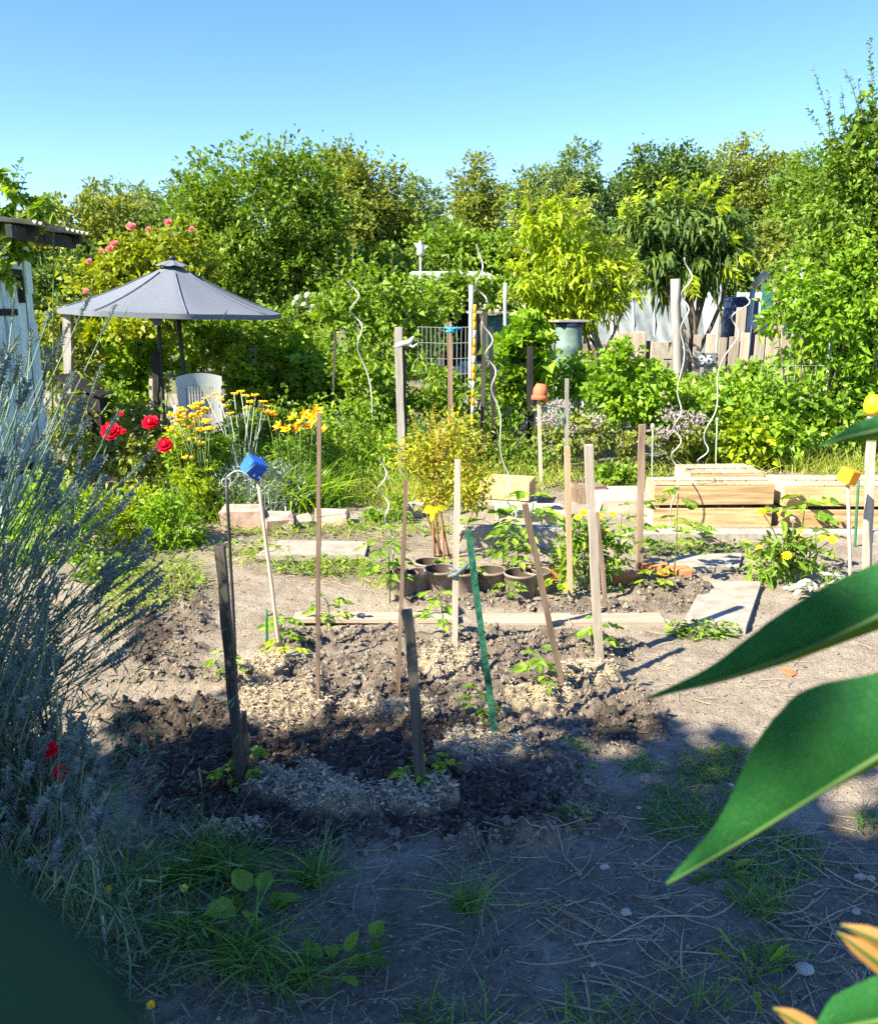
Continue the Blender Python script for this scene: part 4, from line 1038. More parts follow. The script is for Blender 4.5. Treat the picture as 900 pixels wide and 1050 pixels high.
def hut():
    Y = 17.0
    a, c = P(434, 284, Y), P(492, 284, Y)
    root = thing('garden_hut', 'dark hut with a flat grey roof and open doorway behind the wire mesh', 'hut', ((a[0] + c[0]) / 2, Y, 0))
    b = MB(); w = c[0] - a[0]
    dk = P(455, 300, Y)[0], P(484, 300, Y)[0]
    for x0, x1 in ((a[0] + .1, dk[0]), (dk[1], c[0] - .05)):
        b.box(((x0 + x1) / 2, Y + .05, a[2] / 2), (x1 - x0, .1, a[2]), None, .005)
    b.box((a[0] + .15, Y + 1.2, a[2] / 2), (.1, 2.2, a[2])); b.box((c[0] - .1, Y + 1.2, a[2] / 2), (.1, 2.2, a[2]))
    b.box(((a[0] + c[0]) / 2, Y + 2.35, a[2] / 2), (w - .2, .1, a[2]))
    zl = P(460, 297, Y)[2]
    b.box(((dk[0] + dk[1]) / 2, Y + .05, (zl + a[2]) / 2), (dk[1] - dk[0] - .01, .08, a[2] - zl - .01))
    part(root, 'wall', b, M['dark_wood'])
    r = MB(); r.box(((a[0] + c[0]) / 2 - .05, Y + 1.0, a[2] + .07), (w + .5, 3.1, .12), rotx(.06), .01)
    part(root, 'roof', r, M['roof_metal'])
    s = MB(); s.box((P(468, 308, Y)[0], Y - .04, P(468, 309, Y)[2]), (.09, .03, .35), roty(-.6), .004)
    part(root, 'door_latch', s, M['plastic_white'])
hut()
def vane():
    Y = 16
    p = P(431, 290, Y); t = P(431, 254, Y)
    root = thing('bottle_scarer', 'white bottle on a thin pole above the flat roofed hut', 'bird scarer', (p[0], Y, 0))
    b = MB(); b.tube([(p[0], Y, 0), (p[0], Y, t[2] - .1)], .02, 6); part(root, 'pole', b, M['metal'])
    b = MB(); b.lathe((t[0], Y, t[2] - .14), [(0, 0), (.05, .01), (.06, .05), (.06, .16), (.025, .22), (.025, .26), (0, .26)], 12, rot=None)
    part(root, 'bottle', b, M['plastic_white'])
    b = MB(); b.leaves(np.array([t, t]), np.array([(1, 0, .3), (-.8, 0, .6)], float), np.array([(0, -1, 0), (0, -1, .1)], float), .16, .09, .5, .2); part(root, 'fin', b, M['p_white'])
vane()

def tunnel():
    Y = 15.5
    root = thing('plastic_tunnel', 'low greenhouse covered in creased translucent plastic sheeting', 'greenhouse', (P(680, 350, Y)[0], Y, 0))
    x0, x1 = P(606, 350, Y)[0], P(727, 350, Y)[0]
    zt = P(700, 281, Y)[2]
    n, m_ = 70, 24
    S, T = np.meshgrid(np.linspace(0, 1, n), np.linspace(0, 1, m_), indexing='ij')
    top = zt - .35 * np.clip(.45 - S, 0, 1)
    X = x0 + (x1 - x0) * S + T * .15
    sag = .016 * np.sin(S * 60 + T * 14) * (fbm(S * 6, T * 3, 7) + .2) + .04 * (fbm(S * 14 - T * 5, T * 2, 8) - .5)
    Yy = Y + 1.1 * T ** 1.4 + sag
    Z = .15 + (top - .15) * T ** .8
    b = MB(); b.grid(np.stack((X, Yy, Z), -1))
    X2 = X; Y2 = Y + 1.1 + T * 1.3; Z2 = top + .1 * np.sin(T * 3.1)
    b.grid(np.stack((X2, Y2 + sag * .5, Z2), -1))
    part(root, 'plastic_cover', b, M['sheet'])
    f = MB()
    for s in (0, .18, .36, .54, .72, .9, 1.0):
        xx = x0 + (x1 - x0) * s; tt = zt - .35 * max(0, .45 - s)
        f.tube([(xx, Y - .03, 0), (xx + .07, Y + .4, tt * .62), (xx + .15, Y + 1.08, tt + .02), (xx + .15, Y + 2.4, tt)], .022, 6)
    part(root, 'frame_hoop', f, M['metal'])
    e = MB(); e.box((P(730, 320, Y)[0] + .06, Y + .6, zt / 2), (.13, 1.3, zt), None, .006); part(root, 'end_panel', e, M['white_sheet'])
    d = MB(); xa, xb = P(735, 300, Y)[0], P(745, 300, Y)[0]; zb = P(740, 292, Y)[2]
    d.box(((xa + xb) / 2, Y + .5, zb / 2), (xb - xa, .06, zb), None, .005); part(root, 'door', d, M['door_blue'])
tunnel()
def barrel(name, label, px, ptop, pbot, w, Y, mat, lid):
    c = P(px, ptop, Y); r = w / 2 * MPP(ptop, Y); z0 = 0.0; h = c[2] - z0
    root = thing(name, label, 'barrel', (c[0], Y, z0))
    b = MB(); b.lathe((c[0], Y, z0), [(0, 0), (r * .88, 0), (r * .97, h * .2), (r, h * .5), (r * .99, h * .78), (r * 1.04, h * .8), (r * 1.04, h * .84), (r * .97, h * .86), (r * .94, h)], 24)
    part(root, 'body', b, mat)
    b = MB(); b.lathe((c[0], Y, z0 + h), [(r * .98, 0), (r * 1.02, .03), (r * .9, .06), (r * .3, .08), (0, .085)], 24); part(root, 'lid', b, lid)
    return root
barrel('water_butt', 'grey-green water butt under the lime green peach tree', 583, 335, 400, 29, 11.0, M['barrel'], M['navy'])
for i, (x, z) in enumerate(((583, 329),)):
    b = MB(); c = P(x, z, 11.0)
    b.box(c, (.42, .36, .03), rotz(.2), .004); solo('butt_board', b, M['grey_wood'], 'weathered board lying across the water butt', 'board', c)
barrel('water_barrel', 'navy blue water barrel beside the blue door', 760, 309, 400, 36, 14.6, M['navy'], M['navy'])
def small_structures():
    # bright wall of the raised bed
    Y = 12.2
    a, c = P(498, 364, Y), P(648, 372, Y)
    b = MB()
    S, T = np.meshgrid(np.linspace(0, 1, 50), np.linspace(0, 1, 8), indexing='ij')
    X = a[0] + (c[0] - a[0]) * S; Z = (a[2] + (c[2] - a[2]) * S) * T + .03 * np.sin(S * 40) * T
    b.grid(np.stack((X, Y + .05 * (fbm(S * 20, T * 4, 3) - .5), Z), -1)); b.grid(np.stack((X, Y + .35 + 0 * S, Z), -1))
    b.grid(np.stack((X[:, -1:] + np.zeros((50, 2)), Y + np.array((0, .35)) + 0 * X[:, -1:], Z[:, -1:] + np.zeros((50, 2))), -1))
    solo('raised_bed', b, M['white_sheet'], 'white foil-wrapped raised bed below the water butt', 'raised bed', (a[0], Y, 0))
    Y = 10.9
    b = MB(); rng = np.random.default_rng(3)
    for (x, y, r) in ((440, 378, 9), (455, 382, 8), (470, 380, 7), (428, 384, 7), (448, 390, 8), (480, 374, 6)):
        lump(b, P(x, y, Y), r * MPP(y, Y), rng, rng.uniform(), 0, (1.3, .8, .7), .2)
    solo('crumpled_sheet', b, M['white_sheet'], 'heap of pale crumpled sheeting behind the wire mesh', 'sheet', (P(455, 385, Y)[0], Y, 0))
    # teal tub with a board on it
    Y = 14
    a, c = P(496, 322, Y), P(522, 340, Y)
    b = MB(); b.box(((a[0] + c[0]) / 2, Y + .2, a[2] / 2 - .01), (c[0] - a[0], .4, a[2] - .02), None, .02)
    solo('teal_tank', b, M['teal'], 'teal water tank behind the striped pole', 'tank', ((a[0] + c[0]) / 2, Y, 0))
    b = MB(); p = P(510, 318, Y); b.box((p[0], Y + .1, a[2] + .03), (.95, .6, .04), rotz(.05), .004)
    solo('tank_board', b, M['grey_wood'], 'grey board lying on the teal tank', 'board', p)
    # wooden boxes under the tunnel
    Y = 13.6
    for i, (x0, y0, x1, lab, mt) in enumerate(((596, 352, 634, 'orange-brown wooden planter box left of the grey trunk', 'brown_wood'), (634, 340, 662, 'weathered crate standing before the plastic tunnel', 'weathered'), (668, 350, 690, 'pale grey block box next to the round post', 'concrete'))):
        a, c = P(x0, y0, Y), P(x1, y0, Y); b = MB(); h = a[2]
        for k in range(4):
            b.box(((a[0] + c[0]) / 2, Y, h * (k + .5) / 4), (c[0] - a[0], .04, h / 4 - .02), None, .004, .2 + .2 * k)
        for xx in (a[0] + .02, c[0] - .02): b.box((xx, Y + .2, h / 2), (.04, .34, h), None, .004)
        solo('planter_box', b, M[mt], lab, 'box', ((a[0] + c[0]) / 2, Y, 0), None)
    # bent pipe arch
    Y = 13.2
    pts = [P(762, 345, Y), P(758, 330, Y), P(764, 312, Y), P(772, 294, Y), P(780, 284, Y), P(798, 277, Y), P(822, 274, Y)]
    b = MB(); b.tube(pts[3:] , .05, 8)
    b.tube([P(772, 294, Y) + (0, 0, -.02), (pts[3][0] - .02, Y, .6), (pts[3][0], Y, -.05)], .04, 8)
    b.tube([P(822, 274, Y), (P(824, 300, Y)[0], Y + .3, .8), (P(825, 300, Y)[0], Y + .35, -.05)], .04, 8)
    solo('pipe_arch', b, M['hose'], 'pale grey hose arch beside the picket fence', 'pipe', (P(790, 300, Y)[0], Y, 0))
    b = MB(); a = P(772, 300, 15.2); b.box((a[0], 15.2, a[2] / 2), (.55, .05, a[2]), None, .005); bo = thing('window_panel', 'pale panel with a teal window behind the hose arch', 'panel', (a[0], 15.2, 0))
    part(bo, 'board', b, M['plastic_white']); b = MB(); q = P(786, 305, 15.15); b.box((q[0] + .02, 15.15, q[2]), (.22, .03, .5)); part(bo, 'pane', b, M['teal'])
    b = MB(); q = P(788, 335, 13.9); b.box(q, (.55, .05, .2), roty(.25), .02); solo('white_canopy', b, M['white_sheet'], 'white plastic sheet draped behind the pickets', 'sheet', q)
small_structures()

def picket_fence():
    Y = 12.0
    root = thing('picket_fence', 'weathered picket fence with uneven slats behind the bean bed', 'fence', (P(755, 380, Y)[0], Y, 0))
    for (x, yt, w, lean) in ((702, 338, 9, 0), (715, 343, 8, 0), (728, 342, 9, .01), (741, 346, 8, 0), (753, 345, 10, -.01), (764, 341, 9, 0), (779, 343, 10, .0), (792, 342, 13, 0), (806, 343, 11, 0)):
        t = P(x, yt, Y); b = MB(); wm = w * MPP(yt, Y)
        b.box((t[0], Y - .02, t[2] / 2 + .0), (wm, .022, t[2]), roty(lean), .004, np.random.default_rng(x).uniform())
        part(root, 'picket', b, M['weathered'])
    for z in (.38, .95):
        b = MB(); a, c = P(698, 350, Y), P(812, 350, Y); b.box(((a[0] + c[0]) / 2, Y + .015, z), (c[0] - a[0], .035, .07), None, .004); part(root, 'rail', b, M['weathered'])
    b = MB(); t = P(762, 315, Y); b.box((t[0], Y + .06, t[2] / 2), (.13, .05, t[2]), None, .006); part(root, 'post', b, M['weathered'])
    # number plate 96
    Y2 = Y - .045
    s = thing('number_sign', 'dark plate with the white number 96 hung on the picket fence', 'sign', P(723, 369, Y2))
    b = MB(); c = P(723, 369, Y2); b.box(c, (.3, .012, .2), None, .003); part(s, 'plate', b, M['sign_plate'])
    mp = MPP(369, Y2)
    def stroke(pts, r):
        q = MB(); q.tube(pts, r, 8, .5, 0, True, True); return q
    def digit(cx, flip):
        z0 = c[2]; R = 2.6 * mp; pts = []
        a = np.linspace(0, 2 * np.pi, 22)
        loop = [(cx + R * math.cos(t), Y2 - .012, z0 + (1 if flip else -1) * .42 * R * 2.2 * .5 + R * .85 * math.sin(t)) for t in a]
        cz = z0 + (1 if flip else -1) * .42 * R * 2.2 * .5
        sgn = 1 if flip else -1
        tail = [(cx + sgn * R * math.cos(t), Y2 - .012, cz - sgn * R * 1.85 * math.sin(t)) for t in np.linspace(0, 1.9, 12)]
        return loop, tail
    for cx, fl in ((c[0] - 3.6 * mp, True), (c[0] + 3.6 * mp, False)):
        lo, ta = digit(cx, fl); q = MB(); q.tube(lo, .017, 6, cap=False); q.tube(ta, .017, 6)
        part(s, 'digit', q, M['sign_white'])
picket_fence()
def rustic_ladder():
    Y = 9.9
    root = thing('rustic_ladder', 'small rustic trellis of two uprights with rungs in front of the tall fruit tree', 'trellis', (P(833, 340, Y)[0], Y, 0))
    b = MB(); t = P(829, 290, Y); b.tube([(t[0] - .03, Y, -.05), (t[0] - .02, Y, .8), t], (.028, .026, .022), 6); part(root, 'upright', b, M['brown_wood'])
    b = MB(); t2 = P(842, 312, Y); b.tube([(t2[0] - .08, Y, -.05), (t2[0] - .05, Y, .8), t2], (.026, .026, .024), 6); part(root, 'upright', b, M['weathered'])
    for y in (322, 333, 345, 360):
        b = MB(); p, q = P(828, y, Y), P(842, y - 2, Y); b.box(((p[0] + q[0]) / 2, Y - .02, p[2]), (q[0] - p[0], .03, .035), None, .003); part(root, 'rung', b, M['weathered'])
rustic_ladder()
def wire_fence(name, label, x0, x1, yt, Y, nx, posts, ny=7, zlo=.35, r=.004):
    root = thing(name, label, 'fence', (P((x0 + x1) / 2, yt, Y)[0], Y, 0))
    a, c = P(x0, yt, Y), P(x1, yt, Y); b = MB()
    for k in range(nx):
        x = a[0] + (c[0] - a[0]) * k / (nx - 1); b.tube([(x, Y, zlo), (x + .004, Y, a[2])], r, 4, cap=False)
    for k in range(ny):
        z = zlo + (a[2] - zlo) * k / (ny - 1); b.tube([(a[0], Y + .006, z), ((a[0] + c[0]) / 2, Y, z - .01), (c[0], Y + .006, z)], r, 4, cap=False)
    part(root, 'wire_mesh', b, M['wire'])
    for (x, t, rr) in posts:
        p = P(x, t, Y + .04); b = MB(); b.tube([(p[0], Y + .04, -.05), (p[0], Y + .04, p[2])], rr, 8); part(root, 'post', b, M['metal'])
    return root
wire_fence('wire_fence', 'square wire mesh fence between the stakes in front of the hut', 428, 486, 335, 10.0, 14, [])
wire_fence('wire_fence', 'wire mesh fence in front of the white raised bed', 500, 650, 360, 11.9, 34, [], 5, .3)
wire_fence('wire_fence', 'thin wire fence on metal posts among the leaves below the tall fruit tree', 780, 900, 374, 9.0, 18, [(853, 338, .018), (868, 380, .018), (898, 360, .02)], 4, .5)

# parasol
def parasol():
    Y = 9.3
    c = P(183, 318, Y); m = MPP(318, Y); R = 1.15
    g = 0.0
    root = thing('parasol', 'grey-blue garden parasol with a dark pole over the seating corner', 'parasol', (c[0], Y, g))
    tilt = roty(math.radians(1.7)) @ rotx(math.radians(.5))
    cen = np.array((P(179, 319, Y)[0], Y, P(179, 319, Y)[2]))
    H = 48 * m
    n, per = 8, 8
    b = MB(); rows = 14
    V = np.zeros((rows, n * per + 1, 3))
    for j in range(n * per + 1):
        a = 2 * math.pi * j / (n * per) + math.pi / 8; f = (j % per) / per
        sag = math.sin(math.pi * f)
        for i in range(rows):
            t = i / (rows - 1)
            rr = R * t * (1 - .055 * sag * t)
            z = H * (1 - t) ** 1.12 - .03 * sag * t * (1 - t) * 2 - .035 * math.sin(math.pi * t) * .6
            V[i, j] = (rr * math.cos(a), rr * math.sin(a), z + .012 * (float(fbm(rr * math.cos(a) * 5 + 9, rr * math.sin(a) * 5, 15, 3)) - .5) * t)
    b.grid((V @ tilt.T) + cen, smooth=True)
    b2 = V.copy(); b2[..., 2] -= .004
    b.grid((b2 @ tilt.T) + cen, smooth=True)
    # hem
    hem = np.stack((V[-1], V[-1] - np.array((0, 0, .05))), 0); b.grid((hem @ tilt.T) + cen)
    cn = part(root, 'canopy', b, M['cloth'])
    v = MB(); V2 = np.zeros((5, 65, 3))
    for j in range(65):
        a = 2 * math.pi * j / 64 + math.pi / 8; f = (j % 8) / 8
        for i in range(5):
            t = i / 4; rr = .175 * t * (1 - .06 * math.sin(math.pi * f)); V2[i, j] = (rr * math.cos(a), rr * math.sin(a), H + .03 - .06 * t ** 1.3 - .012 * math.sin(math.pi * f) * t)
    v.grid((V2 @ tilt.T) + cen); part(root, 'vent', v, M['cloth'])
    s = MB()
    for k in range(8):
        a = 2 * math.pi * k / 8 + math.pi / 8
        line = [(R * t * math.cos(a), R * t * math.sin(a), H * (1 - t) ** 1.12 + .007 - .021 * math.sin(math.pi * t)) for t in np.linspace(.18, 1, 10)]
        s.tube(np.array(line) @ tilt.T + cen, .006, 5)
    part(root, 'seam', s, M['cloth'])
    f = MB(); f.lathe(tilt @ np.array((0, 0, H + .02)) + cen, [(0, .05), (.025, .047), (.035, .03), (.03, 0), (0, 0)], 12); part(root, 'finial', f, M['pole_dark'])
    for k in range(8):
        a = 2 * math.pi * k / 8 + math.pi / 8
        r_ = MB()
        line = [(R * .98 * t * math.cos(a), R * .98 * t * math.sin(a), H * (1 - t) ** 1.12 - .022 - .021 * math.sin(math.pi * t)) for t in np.linspace(.05, 1, 6)]
        r_.tube(np.array(line) @ tilt.T + cen, .008, 5); part(root, 'rib', r_, M['pole_dark'])
    p = MB(); top = tilt @ np.array((0, 0, H)) + cen; p.tube([(c[0] + .02, Y, .0), (c[0] + .01, Y, 1.0), top], .024, 10); part(root, 'pole', p, M['pole_dark'])
    s = MB(); q = P(160, 320, Y - R * .85)
    s.add([q + (-.09, 0, .0), q + (.1, 0, .0), q + (.02, .0, -.13), q + (-.03, 0, -.12)], [(0, 1, 2, 3)]); s.add([q + (-.09, .006, .0), q + (.1, .006, .0), q + (.02, .006, -.13), q + (-.03, .006, -.12)], [(0, 1, 2, 3)])
    part(root, 'tie_strap', s, M['cloth'])
    bs = MB(); bs.lathe((c[0] + .02, Y, 0), [(0, .0), (.26, 0), (.27, .03), (.2, .08), (.05, .1), (.05, .3), (0, .3)], 20); part(root, 'base', bs, M['concrete'])
parasol()
def chair():
    Y = 8.6
    root = thing('garden_chair', 'white plastic garden chair with a slotted back under the parasol', 'chair', (P(203, 400, Y)[0], Y, 0))
    Rz = rotz(math.radians(18)); o = np.array((P(203, 400, Y)[0], Y, 0.0))
    T = lambda v: np.asarray(v, float) @ Rz.T + o
    zt = P(205, 380, Y)[2]
    # back: frame with slots, reclined away
    def bp(x, z): return (x, -.22 - (z - .42) * .22, z)
    fr = MB()
    W0, W1 = .19, .215
    zs = np.linspace(.42, zt, 10)
    L = [bp(-(W0 + (W1 - W0) * k / 9), z) for k, z in enumerate(zs)]
    Rr = [bp(W0 + (W1 - W0) * k / 9, z) for k, z in enumerate(zs)]
    S, Tt = np.meshgrid(np.linspace(-1, 1, 24), np.linspace(0, 1, 9), indexing='ij')
    def sheet(mb, x0, x1, z0, z1, arc=0.0, dy=0.0):
        X = x0 + (x1 - x0) * (S + 1) / 2
        Z = z0 + (z1 - z0) * Tt - arc * S ** 2 * Tt
        Yy = -.22 - (Z - .42) * .22 + .03 * (X / .2) ** 2 * -1 + dy
        for d in (0, .012):
            mb.grid(T(np.stack((X, Yy + d, Z), -1).reshape(-1, 3)).reshape(24, 9, 3))
    sheet(fr, -.215, .215, zt - .13, zt, .035)
    sheet(fr, -.2, .2, .42, .5)
    for s in (-1, 1): sheet(fr, s * .165 - .04, s * .165 + .04, .48, zt - .1)
    part(root, 'backrest', fr, M['plastic_white'])
    for k in range(9):
        x = -.11 + k * .0275; sl = MB(); sheet(sl, x - .009, x + .009, .48, zt - .1); part(root, 'slat', sl, M['plastic_white'])
    st = MB(); st.box(T((0, .02, .42)), (.42, .44, .03), Rz, .012); part(root, 'seat', st, M['plastic_white'])
    for s in (-1, 1):
        for y in (-.2, .22):
            l = MB(); l.tube([T((s * .25, y * 1.15, 0)), T((s * .22, y, .42 if y < 0 else .64))], (.02, .028), 6); part(root, 'leg', l, M['plastic_white'])
        a = MB(); a.tube([T((s * .22, .24, .64)), T((s * .235, 0, .66)), T((s * .215, -.27, .65))], .024, 6, flat=.6); part(root, 'armrest', a, M['plastic_white'])
chair()

# ------------------------------------------------------------------ stakes and posts
def stake(name, label, cat, top, bot, w, m, Y=None, point=True, seg=4, depth=None, group=None, rng=None, flat=1.0, extra=0.0):
    rng = np.random.default_rng(int(top[0] * 7 + top[1]))
    if Y is None:
        b = G(*bot); Y = b[1]; b[2] = gz(b[0], b[1])
    else:
        b = P(bot[0], bot[1], Y)
    t = P(top[0], top[1], Y + extra)
    r = w * MPP(top[1], Y) / 2 * (1.25 if seg == 4 else 1.0)
    d = (t - b) / np.linalg.norm(t - b)
    e = b - d * .12
    if Y is not None and b[2] > .1:
        e = b + (b - t) * (b[2] + .05) / (t[2] - b[2])
    n = 9
    s = np.linspace(0, 1, n)[:, None]
    path = e + (t - e) * s + rng.normal(size=(n, 3)) * r * .07
    rad = r * (1 + rng.normal(size=n) * .04)
    mb = MB(); mb.tube(path, rad, seg, rng.uniform(), 0, True, seg > 4, flat)
    return solo(name, mb, M[m], label, cat, (b[0], b[1], max(0, b[2]) if b[2] < .1 else 0), group), t, b, r
ST = [
 ('wooden_stake', 'thick dark stake standing in the wood shavings at the shaded edge of the dug bed', 'stake', (225, 560), (248, 812), 11, 'dark_wood'),
 ('wooden_stake', 'short reddish stump of a stake beside the foot of the thick dark stake', 'stake', (250, 730), (255, 805), 5, 'brown_wood'),
 ('garden_rod', 'thin black rod with a bent wire top behind the thick dark stake', 'rod', (232, 490), (243, 700), 3.6, 'pole_dark'),
 ('cane', 'thin pale cane leaning out of a straw mound with a blue block on top', 'cane', (264, 488), (288, 676), 4, 'pink_wood'),
 ('garden_rod', 'short dark green rod in the straw mound next to the pale cane', 'rod', (273, 626), (274, 676), 3, 'green_plastic'),
 ('wooden_stake', 'slim dark brown straight stake between the daylilies and the dug bed', 'stake', (327, 423), (326, 727), 5, 'brown_wood'),
 ('wooden_stake', 'slim brown stake rising behind the short thick grey post', 'stake', (416, 492), (408, 714), 5, 'brown_wood'),
 ('wooden_post', 'short thick grey post at the shady edge of the dug bed', 'post', (418, 626), (432, 820), 12, 'old_wood'),
 ('wooden_stake', 'square grey-brown stake with a silvery tie near its middle', 'stake', (469, 472), (466, 670), 7, 'weathered'),
 ('wooden_stake', 'leaning stake wrapped in green netting', 'stake', (480, 543), (507, 765), 8, 'green_net'),
 ('wooden_stake', 'reddish-brown stake leaning below the yellow brick', 'stake', (538, 517), (577, 718), 7, 'brown_wood'),
 ('wooden_stake', 'slender tan stake beside the small marigold bush', 'stake', (581, 458), (585, 618), 6, 'tan_wood'),
 ('wooden_stake', 'tall square light grey stake, tallest in the middle of the dug bed', 'stake', (603, 456), (614, 679), 9.5, 'weathered'),
 ('wooden_stake', 'brown stake half hidden behind the tall light grey stake', 'stake', (612, 525), (620, 617), 5, 'brown_wood'),
 ('wooden_stake', 'brown stake standing in front of the wooden crate with a tomato plant', 'stake', (658, 435), (655, 587), 7, 'brown_wood'),
 ('wooden_stake', 'grey stake with a yellow beaker on top at the edge of the picture', 'stake', (894, 425), (888, 592), 8, 'weathered'),
 ('cane', 'pink painted stick carrying an orange block', 'cane', (869, 496), (872, 602), 3.6, 'pink_wood'),
 ('garden_rod', 'thin green rod behind the pink stick', 'rod', (880, 492), (876, 562), 2.8, 'green_plastic'),
]
TOPS = {}
for (n, lab, cat, t, b, w, m) in ST:
    o, tp, bp_, r = stake(n, lab, cat, t, b, w, m, seg=4 if w > 4.5 else 6, group=None)
    TOPS[t] = (tp, bp_, r)
ST2 = [
 ('wooden_stake', 'tall grey stake with a white rag tied round it', 'stake', (408, 335), (413, 520), 9, 'grey_wood', 7.7),
 ('wooden_stake', 'second darker stake standing close against the ragged grey stake', 'stake', (413, 352), (416, 500), 5, 'dark_wood', 7.75),
 ('wooden_stake', 'brown stake with blue cord tied near its top by the wire mesh', 'stake', (460, 330), (463, 470), 6, 'brown_wood', 8.6),
 ('metal_post', 'tall grey metal post behind the striped pole', 'post', (483, 292), (482, 470), 5, 'metal', 9.4),
 ('metal_post', 'grey metal post between the teal tank and the lime tree', 'post', (518, 290), (518, 400), 4, 'metal', 10.5),
 ('wooden_stake', 'dark speckled slender stake with a white spiral wound beside it', 'stake', (497, 320), (493, 490), 5, 'dark_wood', 8.2),
 ('wooden_stake', 'dark stake right of the white spiral rod', 'stake', (503, 335), (508, 490), 5.5, 'black_wood', 8.2),
 ('wooden_post', 'dark post carrying the bright grape vine', 'post', (543, 355), (543, 470), 7, 'black_wood', 8.75),
 ('cane', 'grey cane with an upturned terracotta pot on its tip', 'cane', (552, 408), (555, 505), 4, 'weathered', 7.6),
 ('wooden_stake', 'thin grey stake rising out of the lilac oregano', 'stake', (581, 388), (580, 520), 4, 'grey_wood', 7.7),
 ('garden_rod', 'thin rusty rod in front of the white raised bed', 'rod', (574, 362), (575, 420), 2.6, 'brown_wood', 11.2),
 ('round_post', 'thick round weathered post in front of the plastic tunnel', 'post', (692, 286), (696, 420), 10, 'grey_wood', 10.2),
 ('wooden_post', 'grey wooden post below the parasol tip by the raspberry bush', 'post', (70, 314), (70, 400), 9, 'grey_wood', 8.9),
 ('wooden_post', 'thick black post beside the thin parasol-side pole', 'post', (160, 360), (160, 430), 8, 'black_wood', 8.9),
 ('wooden_board', 'pale board standing on edge beside the thick black post', 'board', (155, 388), (156, 432), 4, 'weathered', 8.8),
 ('metal_pole', 'thin dark pole under the parasol next to its main pole', 'pole', (162, 322), (168, 428), 4, 'pole_dark', 9.25),
 ('wooden_post', 'pale square topped short post right of the chair', 'post', (259, 357), (259, 420), 9, 'weathered', 9.7),
 ('wooden_stake', 'slim grey stake among raspberry leaves under the parasol', 'stake', (139, 348), (140, 400), 4, 'weathered', 9.9),
 ('wooden_stake', 'thin dark stake among the blackberry leaves', 'stake', (344, 340), (340, 430), 3, 'dark_wood', 9.2),
 ('wooden_post', 'pale upright board at the end of the picket fence above the beans', 'post', (797, 290), (797, 400), 8, 'pale_wood', 12.5),
]
for (n, lab, cat, t, b, w, m, Y) in ST2:
    o, tp, bp_, r = stake(n, lab, cat, t, b, w, m, Y, seg=4 if 'round' not in n and 'metal' not in n else 10)
    TOPS[t] = (tp, bp_, r)
def striped_pole():
    Y = 8.4; t, b = P(487, 312, Y), P(483, 480, Y)
    e = b + (b - t) * (b[2] + .05) / (t[2] - b[2])
    root = thing('striped_pole', 'orange, yellow and white banded pole among the dark stakes', 'pole', (e[0], Y, 0))
    rng = np.random.default_rng(4); s = np.linspace(0, 1, 22); cols = ['orange', 'yellow', 'plastic_white']
    for k in range(21):
        m = MB(); a, c = t + (e - t) * s[k], t + (e - t) * s[k + 1]
        m.tube([a, a + (c - a) * .5 + rng.normal(size=3) * .002, c], .016, 8, rng.uniform(), 0)
        part(root, 'band', m, M[cols[rng.integers(0, 2)] if k % 3 else cols[2]] if k > 1 else M['yellow'])
striped_pole()
# a wire hook, tie bands, rags
def ties():
    t = TOPS[(232, 490)][0]; b = MB(); s = np.linspace(0, 1, 9)
    b.tube(np.stack((t[0] + .10 * s, t[1] + 0 * s, t[2] + .03 * np.sin(s * 3.1) + .0), 1), .0035, 5); b.tube(np.stack((t[0] + .02 * np.sin(s * 6), t[1] + 0 * s, t[2] + .02 * np.cos(s * 6) - .02), 1), .0035, 5)
    solo('wire_hook', b, M['wire'], 'bent wire hook on the tip of the thin black rod', 'hook', t)
    c = P(413, 352, 7.65); b = MB(); rng = np.random.default_rng(2)
    b.tube([c + (-.06, -.05, -.02), c + (0, -.06, .0), c + (.06, -.05, .01), c + (.1, -.04, .06)], (.02, .026, .024, .012), 7); b.tube([c + (.05, -.05, .0), c + (.09, -.05, -.03), c + (.13, -.05, -.0)], (.018, .014, .006), 6)
    solo('tied_rag', b, M['white_rag'], 'white rag knotted round the tall grey stake', 'rag', c)
    c = P(462, 338, 8.55); b = MB()
    b.tube([c + (-.06, -.03, .03), c + (0, -.04, .0), c + (.06, -.03, .02), c + (.12, -.02, .0)], .012, 6); b.tube([c + (-.05, -.03, -.02), c + (0, -.045, -.01), c + (.05, -.03, -.025)], .012, 6); b.tube([c + (.0, -.03, .05), c + (0, -.045, .0), c + (.02, -.03, -.06)], .009, 6)
    solo('blue_tie', b, M['blue_tie'], 'blue cord tied round the brown stake by the wire mesh', 'cord', c)
    y0 = TOPS[(469, 472)][1][1]; c = P(467, 586, y0); b = MB()
    b.tube([c + (-.035, -.015, -.02), c + (0, -.03, -.005), c + (.04, -.015, .025), c + (.06, 0, .035)], (.008, .012, .012, .004), 6); b.tube([c + (.03, -.01, -.01), c + (0, -.032, .012), c + (-.03, -.01, .02)], .007, 6)
    solo('silver_tie', b, M['sheet'], 'silvery plastic tie on the square grey-brown stake', 'tie', c)
ties()
